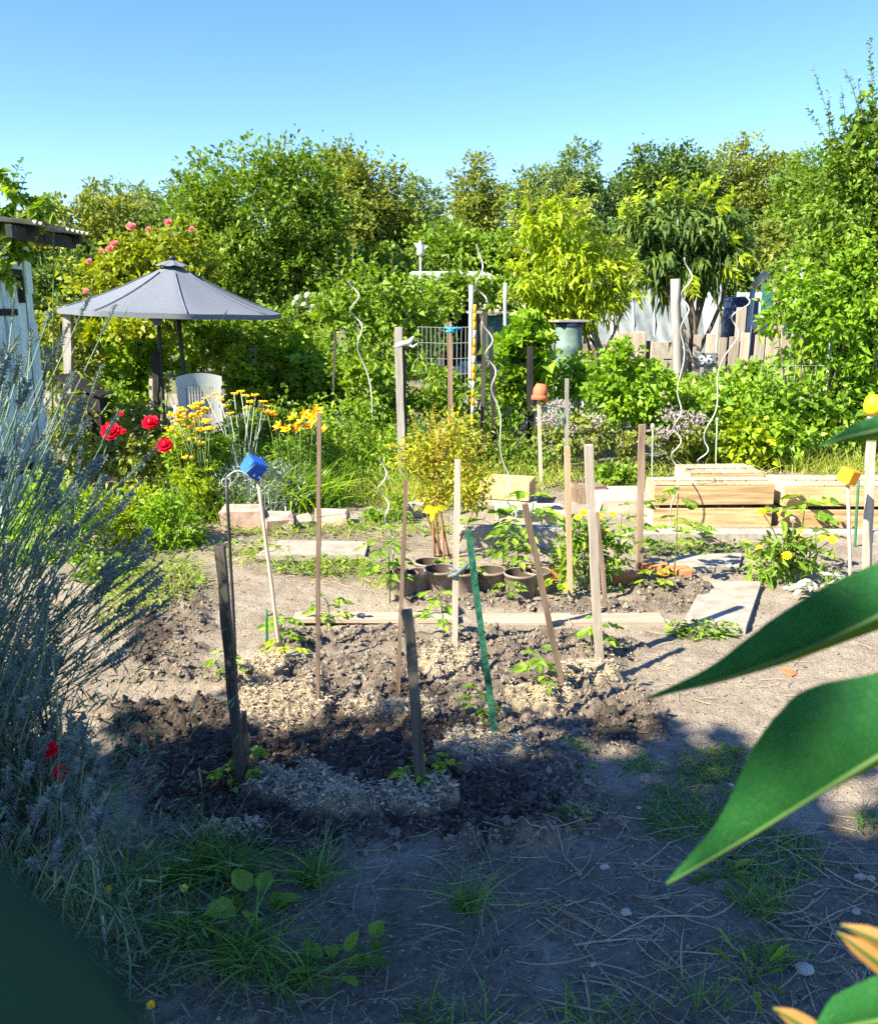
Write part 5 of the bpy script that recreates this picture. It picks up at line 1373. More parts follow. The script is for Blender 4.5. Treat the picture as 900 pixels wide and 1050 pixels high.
def caps():
    # blue block: an open ribbed cube pushed over the cane
    def block(name, label, c, s, R, mt, holes=True):
        root = thing(name, label, 'block', c)
        b = MB(); b.box(c, (s, s, s), R, s * .06); part(root, 'body', b, M[mt])
        if holes:
            r = MB()
            for k in range(4):
                for ax in (0, 2):
                    off = np.zeros(3); off[ax] = -s * .36 + k * s * .24; off[1] = 0
                    if ax == 0: r.box(np.asarray(c) + np.array(R) @ off, (s * .05, s * 1.03, s * .9), R, s * .01)
            part(root, 'rib', r, M[mt])
        return root
    t = TOPS[(264, 488)][0]
    R = rotz(.5) @ rotx(.35) @ roty(.5)
    c = P(260, 479, t[1]); ro = block('blue_block', 'bright blue plastic block stuck on the tip of the pale cane', c, .082, R, 'blue')
    h = MB()
    for dx in (-.012, .016): h.lathe(c + np.array(R) @ np.array((dx + .01, -.0425, -.02)), [(0, 0), (.007, 0), (.007, .002), (0, .002)], 10, rot=np.array(R) @ rotx(math.pi / 2))
    part(ro, 'hole', h, M['plastic_white'])
    t = TOPS[(869, 496)][0]; c = P(870, 488, t[1]); block('orange_block', 'yellow-orange plastic block on the pink stick', c, .085, rotz(.5) @ rotx(.25) @ roty(.2), 'orange', False)
    t = TOPS[(894, 425)][0]; c = P(895, 415, t[1])
    root = thing('yellow_beaker', 'bright yellow plastic beaker upturned on the grey stake at the picture edge', 'beaker', c)
    b = MB(); b.lathe(c - (0, 0, .06), [(0.0, 0), (.035, 0), (.05, .03), (.052, .06), (.045, .1), (.03, .118), (0, .12)], 16); part(root, 'body', b, M['yellow'])
    b = MB(); b.lathe(c - (0, 0, .085), [(.018, 0), (.024, .0), (.026, .03), (0, .03)], 12); part(root, 'rim', b, M['plastic_white'])
    # terracotta pot upside down
    t = TOPS[(552, 408)][0]; c = P(553, 411, t[1]); s = MPP(411, t[1])
    root = thing('terracotta_pot', 'small terracotta pot upside down on the grey cane', 'flower pot', c)
    R = roty(.12) @ rotx(-.2)
    b = MB(); h = 17 * s; b.lathe(c, [(8 * s * .78, 0), (8 * s, 0), (8 * s * .95, h * .7), (8 * s * .68, h * .99), (8 * s * .62, h), (1.5 * s, h)], 20, rot=R); part(root, 'body', b, M['terracotta'])
    b = MB(); b.lathe(c + R @ np.array((0, 0, -.001)), [(7.6 * s, 0), (8.8 * s, 0), (8.8 * s, h * .28), (8.0 * s, h * .3)], 20, rot=R); part(root, 'rim', b, M['terracotta'])
caps()
def spirals():
    for (pts, Y, lab, amp) in (
        ([(361, 288), (366, 330), (374, 380), (386, 440), (390, 470)], 8.6, 'grey metal spiral plant rod winding up in front of the apple bush', 5),
        ([(392, 470), (392, 500), (398, 535), (404, 570), (408, 620)], 4.6, 'thin spiral plant rod in the corner of the dug bed beside the pots', 4),
        ([(498, 330), (503, 370), (509, 415), (515, 460), (523, 510), (527, 545), (528, 590)], 5.05, 'white spiral plant rod standing in front of the yellow brick', 4.5),
        ([(706, 264), (702, 320), (698, 380), (695, 430), (692, 480), (690, 548)], 6.05, 'white spiral plant rod in front of the wooden crate', 4.5),
        ([(765, 300), (755, 330), (745, 365), (733, 410), (723, 455), (719, 480)], 7.7, 'white spiral plant rod beside the number sign leaning over the beans', 6),
        ([(492, 250), (490, 285), (496, 310)], 9.5, 'short white bent spiral tip above the grey metal post', 4)):
        pts = np.array(pts, float); n = 90
        s = np.linspace(0, len(pts) - 1, n); k = np.clip(s.astype(int), 0, len(pts) - 2); f = (s - k)[:, None]
        q = pts[k] * (1 - f) + pts[k + 1] * f
        W = np.array([P(u, v, Y) for u, v in q]); m = MPP(pts[0][1], Y)
        span = (pts[-1][1] - pts[0][1]); ph = np.linspace(0, span / 46 * 2 * np.pi, n)
        ph = ph + 1.2 * np.sin(ph * .31 + amp); am = amp * m * .8 * (1 + .35 * np.sin(ph * .23 + 1))
        W[:, 0] += am * np.sin(ph); W[:, 1] += am * np.cos(ph)
        b = MB(); 
        g = 0
        if W[-1, 2] > 0.05 and Y < 9: W = np.concatenate((W, [[W[-1, 0], W[-1, 1], -.05]]))
        b.tube(W, max(.004, .8 * m), 6)
        solo('spiral_rod', b, M['spiral'], lab, 'plant rod', (W[-1, 0], Y, 0))
    for (x, y, yb, Y) in ((669, 437, 500, 7.0), (735, 430, 500, 7.6)):
        t = P(x, y, Y); b = MB(); r = MB()
        root = thing('seed_head', ('white round onion seed head on a green stalk behind the brown stake', 'thin pale onion stalk with a small bud in front of the beans')[x > 700], 'flower', (t[0], Y, 0))
        b.tube([(t[0] + .04, Y, -.02), (t[0] + .015, Y, t[2] * .5), t], .006, 6); part(root, 'stalk', b, M['silver_st']); lump(r, t, .022 if x < 700 else .014, np.random.default_rng(x), .5, 0, (1, 1, 1), .08); part(root, 'flower_head', r, M['p_white'])
M['silver_st'] = leaf('pale_stalk', (.3, .38, .25), (.4, .5, .33), 0)
spirals()

# ------------------------------------------------------------------ crates, bricks, slabs, pots
def crate(name, label, px0, px1, yb, h, dep, yaw=0, top=True, slats=5, z0=0.0, cover=True):
    a, c = G(px0, yb), G(px1, yb); w = c[0] - a[0]; Y = a[1]
    z0 = gz((a[0] + c[0]) / 2, Y + .1) + z0 - .01
    root = thing(name, label, 'crate', ((a[0] + c[0]) / 2, Y, z0))
    o = np.array(((a[0] + c[0]) / 2, Y, z0)); R = rotz(yaw); rng = np.random.default_rng(int(px0))
    T = lambda v: R @ np.asarray(v, float) + o
    bh = h * .45
    for side, y in (('front', 0.009), ('back', dep - .009)):
        for z in (bh / 2 + .005, h - bh / 2):
            b = MB(); b.box(T((0, y, z)), (w - rng.uniform(0, .012), .016, bh), R @ roty(rng.normal() * .006), .003, rng.uniform()); part(root, 'board', b, M['crate_wood'])
    for s in (-1, 1):
        for z in (bh / 2 + .005, h - bh / 2):
            b = MB(); b.box(T((s * (w / 2 - .009), dep / 2, z)), (.015, dep - .04, bh), R, .003, rng.uniform()); part(root, 'end_board', b, M['pale_wood'])
        for y in (.035, dep - .035):
            b = MB(); b.box(T((s * (w / 2 - .036), y, h / 2)), (.035, .035, h - .012), R, .003); part(root, 'corner_post', b, M['crate_wood'])
    if cover:
        for k in range(slats):
            b = MB(); x = -w / 2 + w * (k + .5) / slats
            b.box(T((x, dep / 2, h + .009)), (w / slats - .012, dep - .004, .014), R @ rotz(rng.normal() * .008), .003, rng.uniform()); part(root, 'top_slat', b, M['pale_wood'])
        b = MB(); b.box(T((0, dep * .5, h + .024)), (w - .03, .07, .012), R, .003, .7); part(root, 'cross_slat', b, M['pale_wood'])
    else:
        b = MB(); b.box(T((0, dep / 2, .02)), (w - .1, dep - .1, .015), R, .003); part(root, 'base_board', b, M['pale_wood'])
    return root
crate('wooden_crate', 'upturned wooden crate with two wide front boards behind the slab path', 668, 791, 541, .325, .28, .015, cover=True)
crate('wooden_crate', 'upturned slatted crate with a flat slatted top at the picture edge, orange block in front', 800, 925, 541, .335, .4, -.01, slats=6)
crate('wooden_crate', 'low slatted crate lying behind the first wooden crate', 705, 782, 513, .24, .42, .06, slats=7)
def holed_brick():
    c = G(522, 519); R = rotz(-.28)
    o = np.array((c[0], c[1], gz(c[0], c[1]))); w, d, h = .42, .3, .16
    base = .06
    root = thing('hollow_brick', 'pale yellow hollow clay brick with rows of holes on top', 'brick', o)
    b = MB()
    # shell with real slots: outer walls and webs
    T = lambda v: R @ np.asarray(v, float) + o + np.array((0, .15, base))
    b.box(T((0, -d / 2 + .01, h / 2)), (w, .02, h), R, .004); b.box(T((0, d / 2 - .01, h / 2)), (w, .02, h), R, .004)
    for s in (-1, 1): b.box(T((s * (w / 2 - .01), 0, h / 2)), (.02, d - .042, h - .002), R, .004)
    for k in (1, 2): b.box(T((0, -d / 2 + d * k / 3, h / 2)), (w - .044, .05, h - .004), R, .003)
    for k in range(1, 7):
        for j in range(3): b.box(T((-w / 2 + w * k / 7, -d / 2 + d * (j + .5) / 3 , h / 2)), (.026, d / 3 - .056, h - .006), R, .002)
    b.box(T((0, 0, .012)), (w - .05, d - .05, .02), R, .002)
    part(root, 'shell', b, M['yel_brick'])
    s = MB(); s.box(T((0, 0, -base / 2 - .005)), (.5, .34, base - .004), rotz(-.1), .01)
    solo('stone_slab', s, M['concrete'], 'rough grey slab under the hollow brick', 'slab', o)
holed_brick()
def slabs():
    rng = np.random.default_rng(12)
    def stone(name, label, px0, px1, yt, yb, dep, m, yaw=0, lumpy=True, cat='stone', z=0):
        a, c = G(px0, yb), G(px1, yb); w = c[0] - a[0]; h = P(px0, yt, a[1] + dep * .3)[2]
        h = max(h, .04); x, y = (a[0] + c[0]) / 2, a[1]
        g = gz(x, y); b = MB()
        n1, n2 = 14, 8
        R = rotz(yaw)
        # rough block: displaced rounded box
        bb = MB(); bb.box((0, 0, 0), (w, dep, h + .06), None, .015)
        V = np.concatenate(bb.v); V = V + rng.normal(size=V.shape) * (.012 if lumpy else .003)
        V = V @ R.T + np.array((x, y + dep / 2, g + h / 2 - .03))
        b.v, b.f, b.n = [V], bb.f, len(V)
        return solo(name, b, M[m], label, cat, (x, y, g))
    stone('kerb_stone', 'large pinkish stone block edging the flower bed', 226, 268, 521, 545, .2, 'pink_stone')
    stone('kerb_stone', 'smaller pinkish stone block next to the large one', 270, 298, 529, 545, .18, 'pink_stone', .1)
    stone('kerb_stone', 'flat reddish kerb stone behind the slim dark brown stake', 322, 356, 528, 540, .16, 'pink_stone', -.05)
    stone('kerb_stone', 'small grey stone lying beside the yellow-leaved shrub', 418, 432, 517, 532, .12, 'concrete', .2)
    stone('kerb_stone', 'small pale stone between the pink blocks and the stake', 300, 318, 531, 541, .1, 'pale_stone', .2)
    stone('paving_slab', 'long pale slab edging the bed below the hollow brick', 510, 582, 520, 538, .35, 'pale_stone', 0, False, 'slab')
    stone('paving_slab', 'pale slab behind the tall light grey stake', 612, 668, 505, 524, .5, 'pale_stone', .03, False, 'slab')
    stone('concrete_kerb', 'low concrete kerb in front of the pale slab', 470, 580, 541, 562, .12, 'concrete', 0, False, 'kerb')
    stone('concrete_kerb', 'low concrete kerb running in front of the crates', 640, 905, 546, 557, .1, 'concrete', 0, False, 'kerb')
    b = MB()
    stone('mossy_stone', 'dark brown stone slab leaning behind the tall light grey stake', 588, 622, 497, 515, .2, 'brown_wood', .1, True, 'stone')
    def flat(name, label, quad, th, m, lift=.03, tiltz=(0, 0, 0, 0)):
        q = [G(*p) for p in quad]
        for k, p in enumerate(q): p[2] = gz(p[0], p[1]) * .3 + lift + tiltz[k]
        q = np.array(q); b = MB(); n = 14
        S, T = np.meshgrid(np.linspace(0, 1, n), np.linspace(0, 1, n), indexing='ij')
        top = (q[0] * ((1 - S) * (1 - T))[..., None] + q[1] * (S * (1 - T))[..., None] + q[2] * (S * T)[..., None] + q[3] * ((1 - S) * T)[..., None])
        top[..., 2] += .004 * (fbm(S * 5, T * 5, 3) - .5)
        b.grid(top[::-1]); 
        edge = np.concatenate((top[:, 0], top[-1, 1:], top[::-1, -1][1:], top[0, ::-1][1:]))
        b.grid(np.stack((edge, edge - np.array((0, 0, th))), 0), smooth=False)
        return solo(name, b, M[m], label, 'slab', q.mean(0))
    flat('paving_slab', 'tilted square concrete slab on the path in front of the crate', [(697, 647), (764, 650), (780, 603), (722, 600)], .05, 'slab', .02, (0, .02, .02, 0))
    flat('paving_slab', 'flat concrete slab half covered with soil beyond the tilted one', [(684, 587), (757, 587), (760, 572), (690, 572)], .04, 'slab', .03)
    flat('paving_slab', 'dusty slab with a black plastic edge on the path near the daylilies', [(262, 574), (374, 574), (378, 560), (282, 558)], .04, 'slab', .03)
    b = MB(); a, c = G(262, 577), G(374, 577); b.tube([a + (0, 0, .01), (a + c) / 2 + (0, -.02, .0), c + (0, 0, .015)], .014, 6); solo('edging_strip', b, M['mesh_black'], 'black plastic strip along the dusty slab', 'edging', (a + c) / 2)
    # plank half buried across the bed
    b = MB(); a, c = G(500, 642), G(687, 640); w = c[0] - a[0]; z = max(gz(a[0], a[1]), gz(c[0], c[1]), gz((a[0] + c[0]) / 2, a[1])) * .5 - .006
    b.box(((a[0] + c[0]) / 2, a[1] + .02, z), (w, .035, .05), rotz(.01), .004); b.box(((a[0] + c[0]) / 2 - .02, a[1] + .1, z + .008), (w, .12, .02), rotz(.015), .003)
    solo('wooden_plank', b, M['plank_wood'], 'pale plank lying half buried across the bed behind the leaning stake', 'plank', ((a[0] + c[0]) / 2, a[1], z))
    b = MB(); a, c = G(300, 641), G(470, 641); w = c[0] - a[0]
    b.box(((a[0] + c[0]) / 2, a[1] + .05, .022), (w, .1, .03), rotz(-.01), .004)
    solo('wooden_plank', b, M['plank_wood'], 'weathered plank sunk in the soil in front of the pots', 'plank', ((a[0] + c[0]) / 2, a[1], .02))
    for i, (x0, x1, yb) in enumerate(((628, 658, 600), (659, 686, 599), (687, 710, 597))):
        a, c = G(x0, yb), G(x1, yb); b = MB(); g = gz((a[0] + c[0]) / 2, a[1]); b.box(((a[0] + c[0]) / 2, a[1] + .05, max(g, .0) + .03), (c[0] - a[0] - .004, .1, .06), rotz(.03 * (i - 1)), .006, rng.uniform())
        solo('red_brick', b, M['red_brick'], ('orange-red brick nearest the tall light grey stake in the brick edging', 'middle orange-red brick of the short brick edging', 'broken darker red brick ending the short brick edging')[i], 'brick', ((a[0] + c[0]) / 2, a[1], 0))
    for i, (x0, x1, yb, lab) in enumerate(((556, 577, 598, 'red brick behind the last plant pot'), (535, 556, 597, 'red brick lying between the plant pots'))):
        a, c = G(x0, yb), G(x1, yb); b = MB(); b.box(((a[0] + c[0]) / 2, a[1] + .05, .045), (c[0] - a[0] - .004, .1, .07), rotz(.05), .006, .3)
        solo('red_brick', b, M['red_brick'], lab, 'brick', ((a[0] + c[0]) / 2, a[1], 0))
    b = MB(); a = G(605, 686); 
    for (x, y, r, lab) in ((612, 862, .02, 'reddish stone chip on the dry soil'),):
        c = G(808, 687); c[2] = gz(c[0], c[1]); b = MB(); lump(b, c, .035, rng, .5, 0, (1.2, .8, .4), .3); solo('brick_chip', b, M['red_brick'], 'broken reddish brick chip on the dry soil near the big leaf', 'brick chip', c)
    for i, (x, y, r) in enumerate(((620, 893, .011), (641, 940, .014), (843, 602, .012), (882, 900, .014), (893, 902, .011), (878, 935, .012), (655, 830, .009), (825, 997, .02))):
        c = G(x, y); c[2] = gz(c[0], c[1]); b = MB(); lump(b, c + (0, 0, r * .4), r, rng, .6, 0, (1.2, .9, .7), .2)
        solo('white_pebble', b, M['pale_stone'], ('small white pebble lying on the shaded bare soil'), 'pebble', c, 'white pebbles on the bare soil')
slabs()
def pots():
    rng = np.random.default_rng(20)
    P_ = [(412, 618, 18, 585, 'plant pot with a bare side behind the slim brown stake'), (430, 615, 15, 590, 'dark empty pot behind the first pot of the row'), (452, 617, 18, 592, 'brown plant pot before the square grey-brown stake'), (440, 604, 16, 582, 'pot at the back holding the yellow-leaved shrub'),
          (476, 617, 15, 594, 'dark plant pot between the grey-brown stake and the green netted stake'), (502, 612, 17, 586, 'plant pot half hidden by the green netted stake'), (533, 616, 18, 588, 'wide plant pot left of the leaning brown stake'), (551, 612, 14, 590, 'dark pot right behind the leaning brown stake')]
    for i, (x, yb, rpx, yt, lab) in enumerate(P_):
        c = G(x, yb); Y = c[1] + rpx * MPP(yb, c[1]); r = rpx * MPP(yb, Y) * .92; g = gz(c[0], Y); h = min(.17, max(.15, P(x, yt, Y)[2] - g)) 
        cx = c[0] * Y / c[1]
        root = thing('plant_pot', lab, 'plant pot', (cx, Y, g))
        b = MB(); e = .94
        b.lathe((cx, Y, g - .02), [(r * .86, 0), (r * .98, h * .92), (r * 1.05, h * .93), (r * 1.05, h), (r * 1.0, h + .004), (r * .97, h)], 24); part(root, 'wall', b, M['pot'])
        b = MB(); b.lathe((cx, Y, g - .02), [(r * .965, h - .002), (r * .85, .04)], 24); part(root, 'inner_wall', b, M['pot_in'])
        b = MB(); b.lathe((cx, Y, g - .02), [(r * .88, h * .5), (r * .5, h * .53), (0, h * .54)], 16); part(root, 'potting_soil', b, M['soil_pot'])
M['soil_pot'] = surf('potting_soil', (.05, .04, .03), (.12, .1, .08), 30, .95, .6)
pots()

# ------------------------------------------------------------------ seedlings and flowers in the dug bed
def tomato(label, x, yb, yt, n=9, mt='lf_bright', Lf=.06, Y=None, name='tomato_plant', cat='seedling'):
    rng = np.random.default_rng(int(x * 3 + yb))
    c = G(x, yb); c[2] = gz(c[0], c[1]); t = P(x, yt, c[1]); H = max(.05, t[2] - c[2])
    root = thing(name, label, cat, c)
    s, l = MB(), MB()
    top = c + (rng.normal() * .02, rng.normal() * .02, H)
    path = np.array([c + (0, 0, -.02), c + (rng.normal() * .006, 0, H * .4), c + (rng.normal() * .01, 0, H * .75), top])
    s.tube(path, (.0045, .004, .0032, .002), 6, .5)
    for k in range(n):
        f = .3 + .7 * (k + .5) / n
        p0 = c + (top - c) * f; a = k * 2.4 + rng.uniform(0, .5)
        ln = Lf * 2.2 * (1.1 - .45 * f) * rng.uniform(.8, 1.2)
        d = np.array((math.cos(a), math.sin(a), rng.uniform(.1, .6))); d /= np.linalg.norm(d)
        q = np.linspace(0, 1, 5)[:, None]
        rach = p0 + d * ln * q - np.array((0, 0, 1)) * ln * .45 * q ** 2
        s.tube(rach, np.linspace(.0018, .0008, 5), 4, .6)
        sd = np.cross(d, (0, 0, 1)); sd /= np.linalg.norm(sd) + 1e-6
        for j, tt in enumerate((2, 3, 4)):
            for sg in ((-1, 1) if tt < 4 else (0,)):
                ax = d * .7 + sd * sg * .9 - np.array((0, 0, .25))
                l.leaves(rach[tt][None], ax[None], (np.array((0, 0, 1.0)) + rng.normal(size=3) * .3)[None], Lf * rng.uniform(.55, 1.0), Lf * .52, rng.uniform(), .15, True, 0, .25)
    part(root, 'stem', s, M['green_stem']); part(root, 'leaves', l, M[mt])
    return root
for (lab, x, yb, yt, n, mt, Lf) in (
    ('small lobed green seedling in front of the thick dark stake, between it and the stump', 262, 806, 772, 6, 'lf_bright', .042),
    ('little green seedling at the dark foot of the thick dark stake', 237, 808, 783, 5, 'lf_bright', .036),
    ('bright two-leaved seedling against the short thick grey post', 416, 812, 783, 5, 'lf_bright', .042),
    ('low seedling just behind the short thick grey post, mulch side', 449, 808, 790, 5, 'lf_lime', .036),
    ('young tomato plant next to the foot of the leaning brown stake', 556, 714, 668, 9, 'lf_fresh', .055),
    ('seedling beside the foot of the green netted stake', 496, 742, 706, 7, 'lf_fresh', .046),
    ('tomato seedling before the square grey-brown stake', 455, 660, 606, 10, 'lf_bright', .055),
    ('tomato seedling leaning on the tall square light grey stake', 606, 672, 634, 7, 'lf_bright', .055),
    ('tomato seedling beyond the slim dark straight stake', 338, 640, 610, 7, 'lf_fresh', .06),
    ('tomato seedling beside the straw mound of the pale cane', 290, 662, 628, 8, 'lf_bright', .055),
    ('weak seedling in the dry soil near the short green rod', 226, 702, 672, 7, 'lf_fresh', .05),
    ('yellowed seedling in the soil left of the slim dark straight stake', 293, 676, 650, 5, 'lf_lime', .05),
    ('tomato plant growing along the spiral rod in the bed corner', 400, 620, 545, 12, 'lf_fresh', .075),
    ('pepper plant in the wide pot behind the netted stake', 515, 590, 540, 14, 'lf_fresh', .07),
    ('tomato plant around the white spiral rod by the plant pots', 530, 600, 528, 14, 'lf_fresh', .075),
    ('short pepper seedling in the brown pot before the grey-brown stake', 452, 600, 572, 8, 'lf_bright', .06),
    ('seedling in the dark pot between the two middle stakes', 480, 606, 575, 8, 'lf_bright', .06),
    ('low seedling at the foot of the wide plant pot', 520, 622, 596, 6, 'lf_fresh', .05),
    ('yellow-green seedling by the tan stake', 575, 614, 590, 6, 'lf_lime', .06),
    ('tomato plant at the foot of the brown stake before the crate', 655, 580, 512, 11, 'lf_fresh', .06),
    ('tall thin tomato plant under the white spiral rod', 690, 598, 498, 13, 'lf_fresh', .075),
    ('tomato plant in shade between the two brown stakes', 634, 580, 530, 9, 'lf_fresh', .055),
    ('yellow-green seedling in front of the brick edging', 668, 612, 582, 6, 'lf_lime', .055),
    ('wilting seedling next to the pink stick', 835, 585, 540, 8, 'lf_olive', .075),
    ('low broad-leaved seedling beside the pink stick foot', 845, 612, 590, 6, 'lf_silver', .09),
    ('broad-leaved squash seedling in front of the second crate', 822, 546, 508, 7, 'lf_bright', .12),
    ('green seedling between the slab and the kerb', 720, 562, 535, 8, 'lf_fresh', .06),
    ('seedling under the front board of the first crate', 655, 566, 535, 7, 'lf_fresh', .06)):
    tomato(lab, x, yb, yt, n, mt, Lf)
tomato('spinach-like plant with big pale leaves left of the brick, nearest the spiral rod', 508, 560, 520, 5, 'lf_fresh', .13, name='leafy_plant', cat='plant')
tomato('squash plant with broad round leaves beside the yellow brick', 545, 540, 505, 5, 'lf_bright', .15, name='leafy_plant', cat='plant')

def marigold(label, x, yb, blobs, flowers, n, mt='lf_fresh', L=.075, seed=1, Wd=.022):
    rng = np.random.default_rng(seed); c = G(x, yb); c[2] = gz(c[0], c[1]); Y = c[1]
    root = thing('marigold_plant', label, 'plant', c)
    l, s = MB(), MB()
    crown(l, rng, px_blobs(blobs, Y), n, L, Wd, .9, 0, (0, 1), .1, True, .2, .2, c[2] + .005)
    fl = []
    for (fx, fy, r, m) in flowers:
        f = P(fx, fy, Y + rng.normal() * .08 - .05); rr = r * MPP(fy, Y) * .9
        q = np.linspace(0, 1, 5)[:, None]
        s.tube(c + (f - c) * q + np.sin(q * 3.1) * np.array((rng.normal() * .02, 0, .02)), np.linspace(.005, .003, 5), 5, .5)
        h = MB(); nrm = np.array((rng.normal() * .3, -.55, .8)); nrm /= np.linalg.norm(nrm)
        u = np.cross(nrm, (1, 0, 0)); u /= np.linalg.norm(u); w = np.cross(nrm, u)
        for ring, (k, el, sc) in enumerate(((14, .15, 1), (11, .5, .8), (8, .9, .5))):
            a = np.linspace(0, 6.283, k, endpoint=False) + rng.uniform()
            rd = np.cos(a)[:, None] * u + np.sin(a)[:, None] * w
            h.leaves(np.tile(f, (k, 1)) + nrm * .002 * ring, rd * math.cos(el) + nrm * math.sin(el), nrm - rd * .4, rr * sc, rr * .42, rng.uniform(0, 1, k), .1)
        lump(h, f + nrm * .002, rr * .28, rng, .2, 0, (1, 1, .7), .1)
        fl.append((h, m))
    part(root, 'stems', s, M['green_stem']); part(root, 'leaves', l, M[mt])
    for h, m in fl: part(root, 'flower', h, M[m])
marigold('large marigold plant with yellow and orange flowers on the dry soil by the second crate', 810, 598, [(795, 572, 22, 22), (822, 572, 24, 20), (808, 556, 22, 16), (838, 582, 18, 14), (780, 580, 12, 12)],
         [(781, 525, 6, 'p_orange'), (808, 553, 7, 'p_yellow'), (818, 552, 6, 'p_yellow'), (806, 570, 7, 'p_yellow'), (778, 562, 4, 'p_orange'), (826, 558, 5, 'p_yellow'), (820, 545, 4, 'p_orange'), (843, 552, 5, 'p_orange'), (853, 554, 6, 'p_orange'), (798, 527, 3, 'p_orange'), (812, 532, 4, 'p_white')], 460, seed=5)
marigold('marigold bush with small yellow flowers between the tan and light grey stakes', 600, 606, [(598, 560, 24, 26), (618, 565, 24, 24), (590, 580, 16, 18), (606, 545, 18, 14), (630, 575, 14, 16)],
         [(598, 526, 6, 'p_yellow'), (592, 531, 5, 'p_yellow'), (628, 528, 5, 'p_yellow'), (616, 530, 5, 'p_yellow'), (605, 538, 4, 'p_yellow'), (622, 545, 4, 'p_yellow'), (582, 548, 4, 'p_yellow')], 760, 'lf_fresh', .06, 6, .02)

# low broad weeds in the shade in front
def weed(label, x, y, n, L, W, mt, seed, up=.4, group=None):
    rng = np.random.default_rng(seed); c = G(x, y); c[2] = gz(c[0], c[1]); l, s = MB(), MB()
    root = thing('broad_leaf_weed', label, 'weed', c, group)
    for k in range(n):
        a = k * 2.39 + rng.uniform(0, .6); d = np.array((math.cos(a), math.sin(a), up * rng.uniform(.3, 1.6))); ln = L * rng.uniform(.5, 1.2)
        p = c + d * ln * .6
        s.tube([c, c + d * ln * .3 + (0, 0, .01), p], (.002, .0017, .0012), 5, rng.uniform())
        l.leaves(p[None], (d + np.array((0, 0, -.25)))[None], (np.array((0, 0, 1.0)) + rng.normal(size=3) * .25)[None], ln, ln * W, rng.uniform(), .14, True, 0, .2)
    part(root, 'stems', s, M['green_stem']); part(root, 'leaves', l, M[mt])
weed('broad heart-leaved weed among the grass tufts in the shade', 264, 940, 9, .085, .75, 'lf_fresh', 1, .7)
weed('dark leafy weed at the bottom edge of the shaded soil', 345, 1005, 10, .085, .5, 'lf_mid', 2, .6)
weed('second dark weed beside the bottom edge, with rounder leaves', 372, 985, 6, .06, .8, 'lf_mid', 12, .7)
weed('small green weed at the edge of the dark dug soil', 592, 788, 9, .05, .3, 'lf_fresh', 3)
weed('star-shaped grass weed in the middle of the shaded soil', 588, 848, 10, .06, .22, 'lf_mid', 4)
weed('strap-leaved weed near the bottom among the straw', 770, 1010, 10, .085, .2, 'lf_mid', 5, .9)
weed('bright strap-leaved weed lying by the lavender', 128, 795, 7, .15, .13, 'lf_fresh', 6, .2)
weed('dandelion-like weed tuft on the shaded path near the big leaf', 740, 900, 14, .07, .3, 'lf_mid', 7)
weed('low leafy weed on the sunlit edge of the shade', 740, 772, 12, .055, .4, 'lf_fresh', 8)
weed('small weed at the corner of the tilted slab', 735, 652, 9, .06, .4, 'lf_bright', 9)
def hawkweed():
    rng = np.random.default_rng(44)
    for (x, y) in ((112, 912), (189, 911), (76, 940), (155, 1031), (88, 924), (96, 952)):
        c = G(x + 6, min(y + 75, 1100)); c[2] = gz(c[0], c[1]); f = P(x, y, c[1] + .02)
        root = thing('yellow_hawkweed', 'wispy weed with one tiny yellow flower in the dark grassy corner', 'weed', c, 'yellow hawkweeds in the dark grass')
        st = MB(); st.tube([c, (c + f) / 2 + (rng.normal() * .01, 0, .01), f], (.002, .0018, .0014), 5, .4); part(root, 'stem', st, M['green_stem'])
        h = MB(); k = 12; a = np.linspace(0, 6.283, k, endpoint=False)
        rd = np.stack((np.cos(a), np.sin(a) * .6 - .2, np.sin(a) * .6 + .3), 1)
        h.leaves(np.tile(f, (k, 1)), rd, np.tile((0, -.6, .8), (k, 1)), .012, .005, rng.uniform(0, 1, k), .1); part(root, 'flower', h, M['p_yellow'])
hawkweed()

# ------------------------------------------------------------------ lavender, close by
def spike_mesh(rng, L, r):
    b = MB(); n = 46
    t = np.repeat(np.linspace(0, 1, 12), 5); n = len(t)
    a = rng.uniform(0, 6.28, n)
    rr = r * (.35 + .65 * np.sin(np.clip(t * 2.7 + .35, 0, 3.14)))
    rd = np.stack((np.cos(a), np.sin(a), 0 * a), 1)
    base = np.stack((rr * .25 * np.cos(a), rr * .25 * np.sin(a), t * L), 1)
    b.leaves(base, rd + (0, 0, .75), rd * -.5 + (0, 0, .8), r * 1.6 * rng.uniform(.7, 1.25, n), r * .85, rng.uniform(0, 1, n), .3)
    b.tube([(0, 0, -.02), (0, 0, L)], r * .35, 5, .2)
    return b
LRNG = np.random.default_rng(61)
SPIKES = []
for k in range(10): SPIKES.append(spike_mesh(LRNG, LRNG.uniform(.03, .09), LRNG.uniform(.0052, .0078)).mesh('flower_spike', M['lav_flower']))
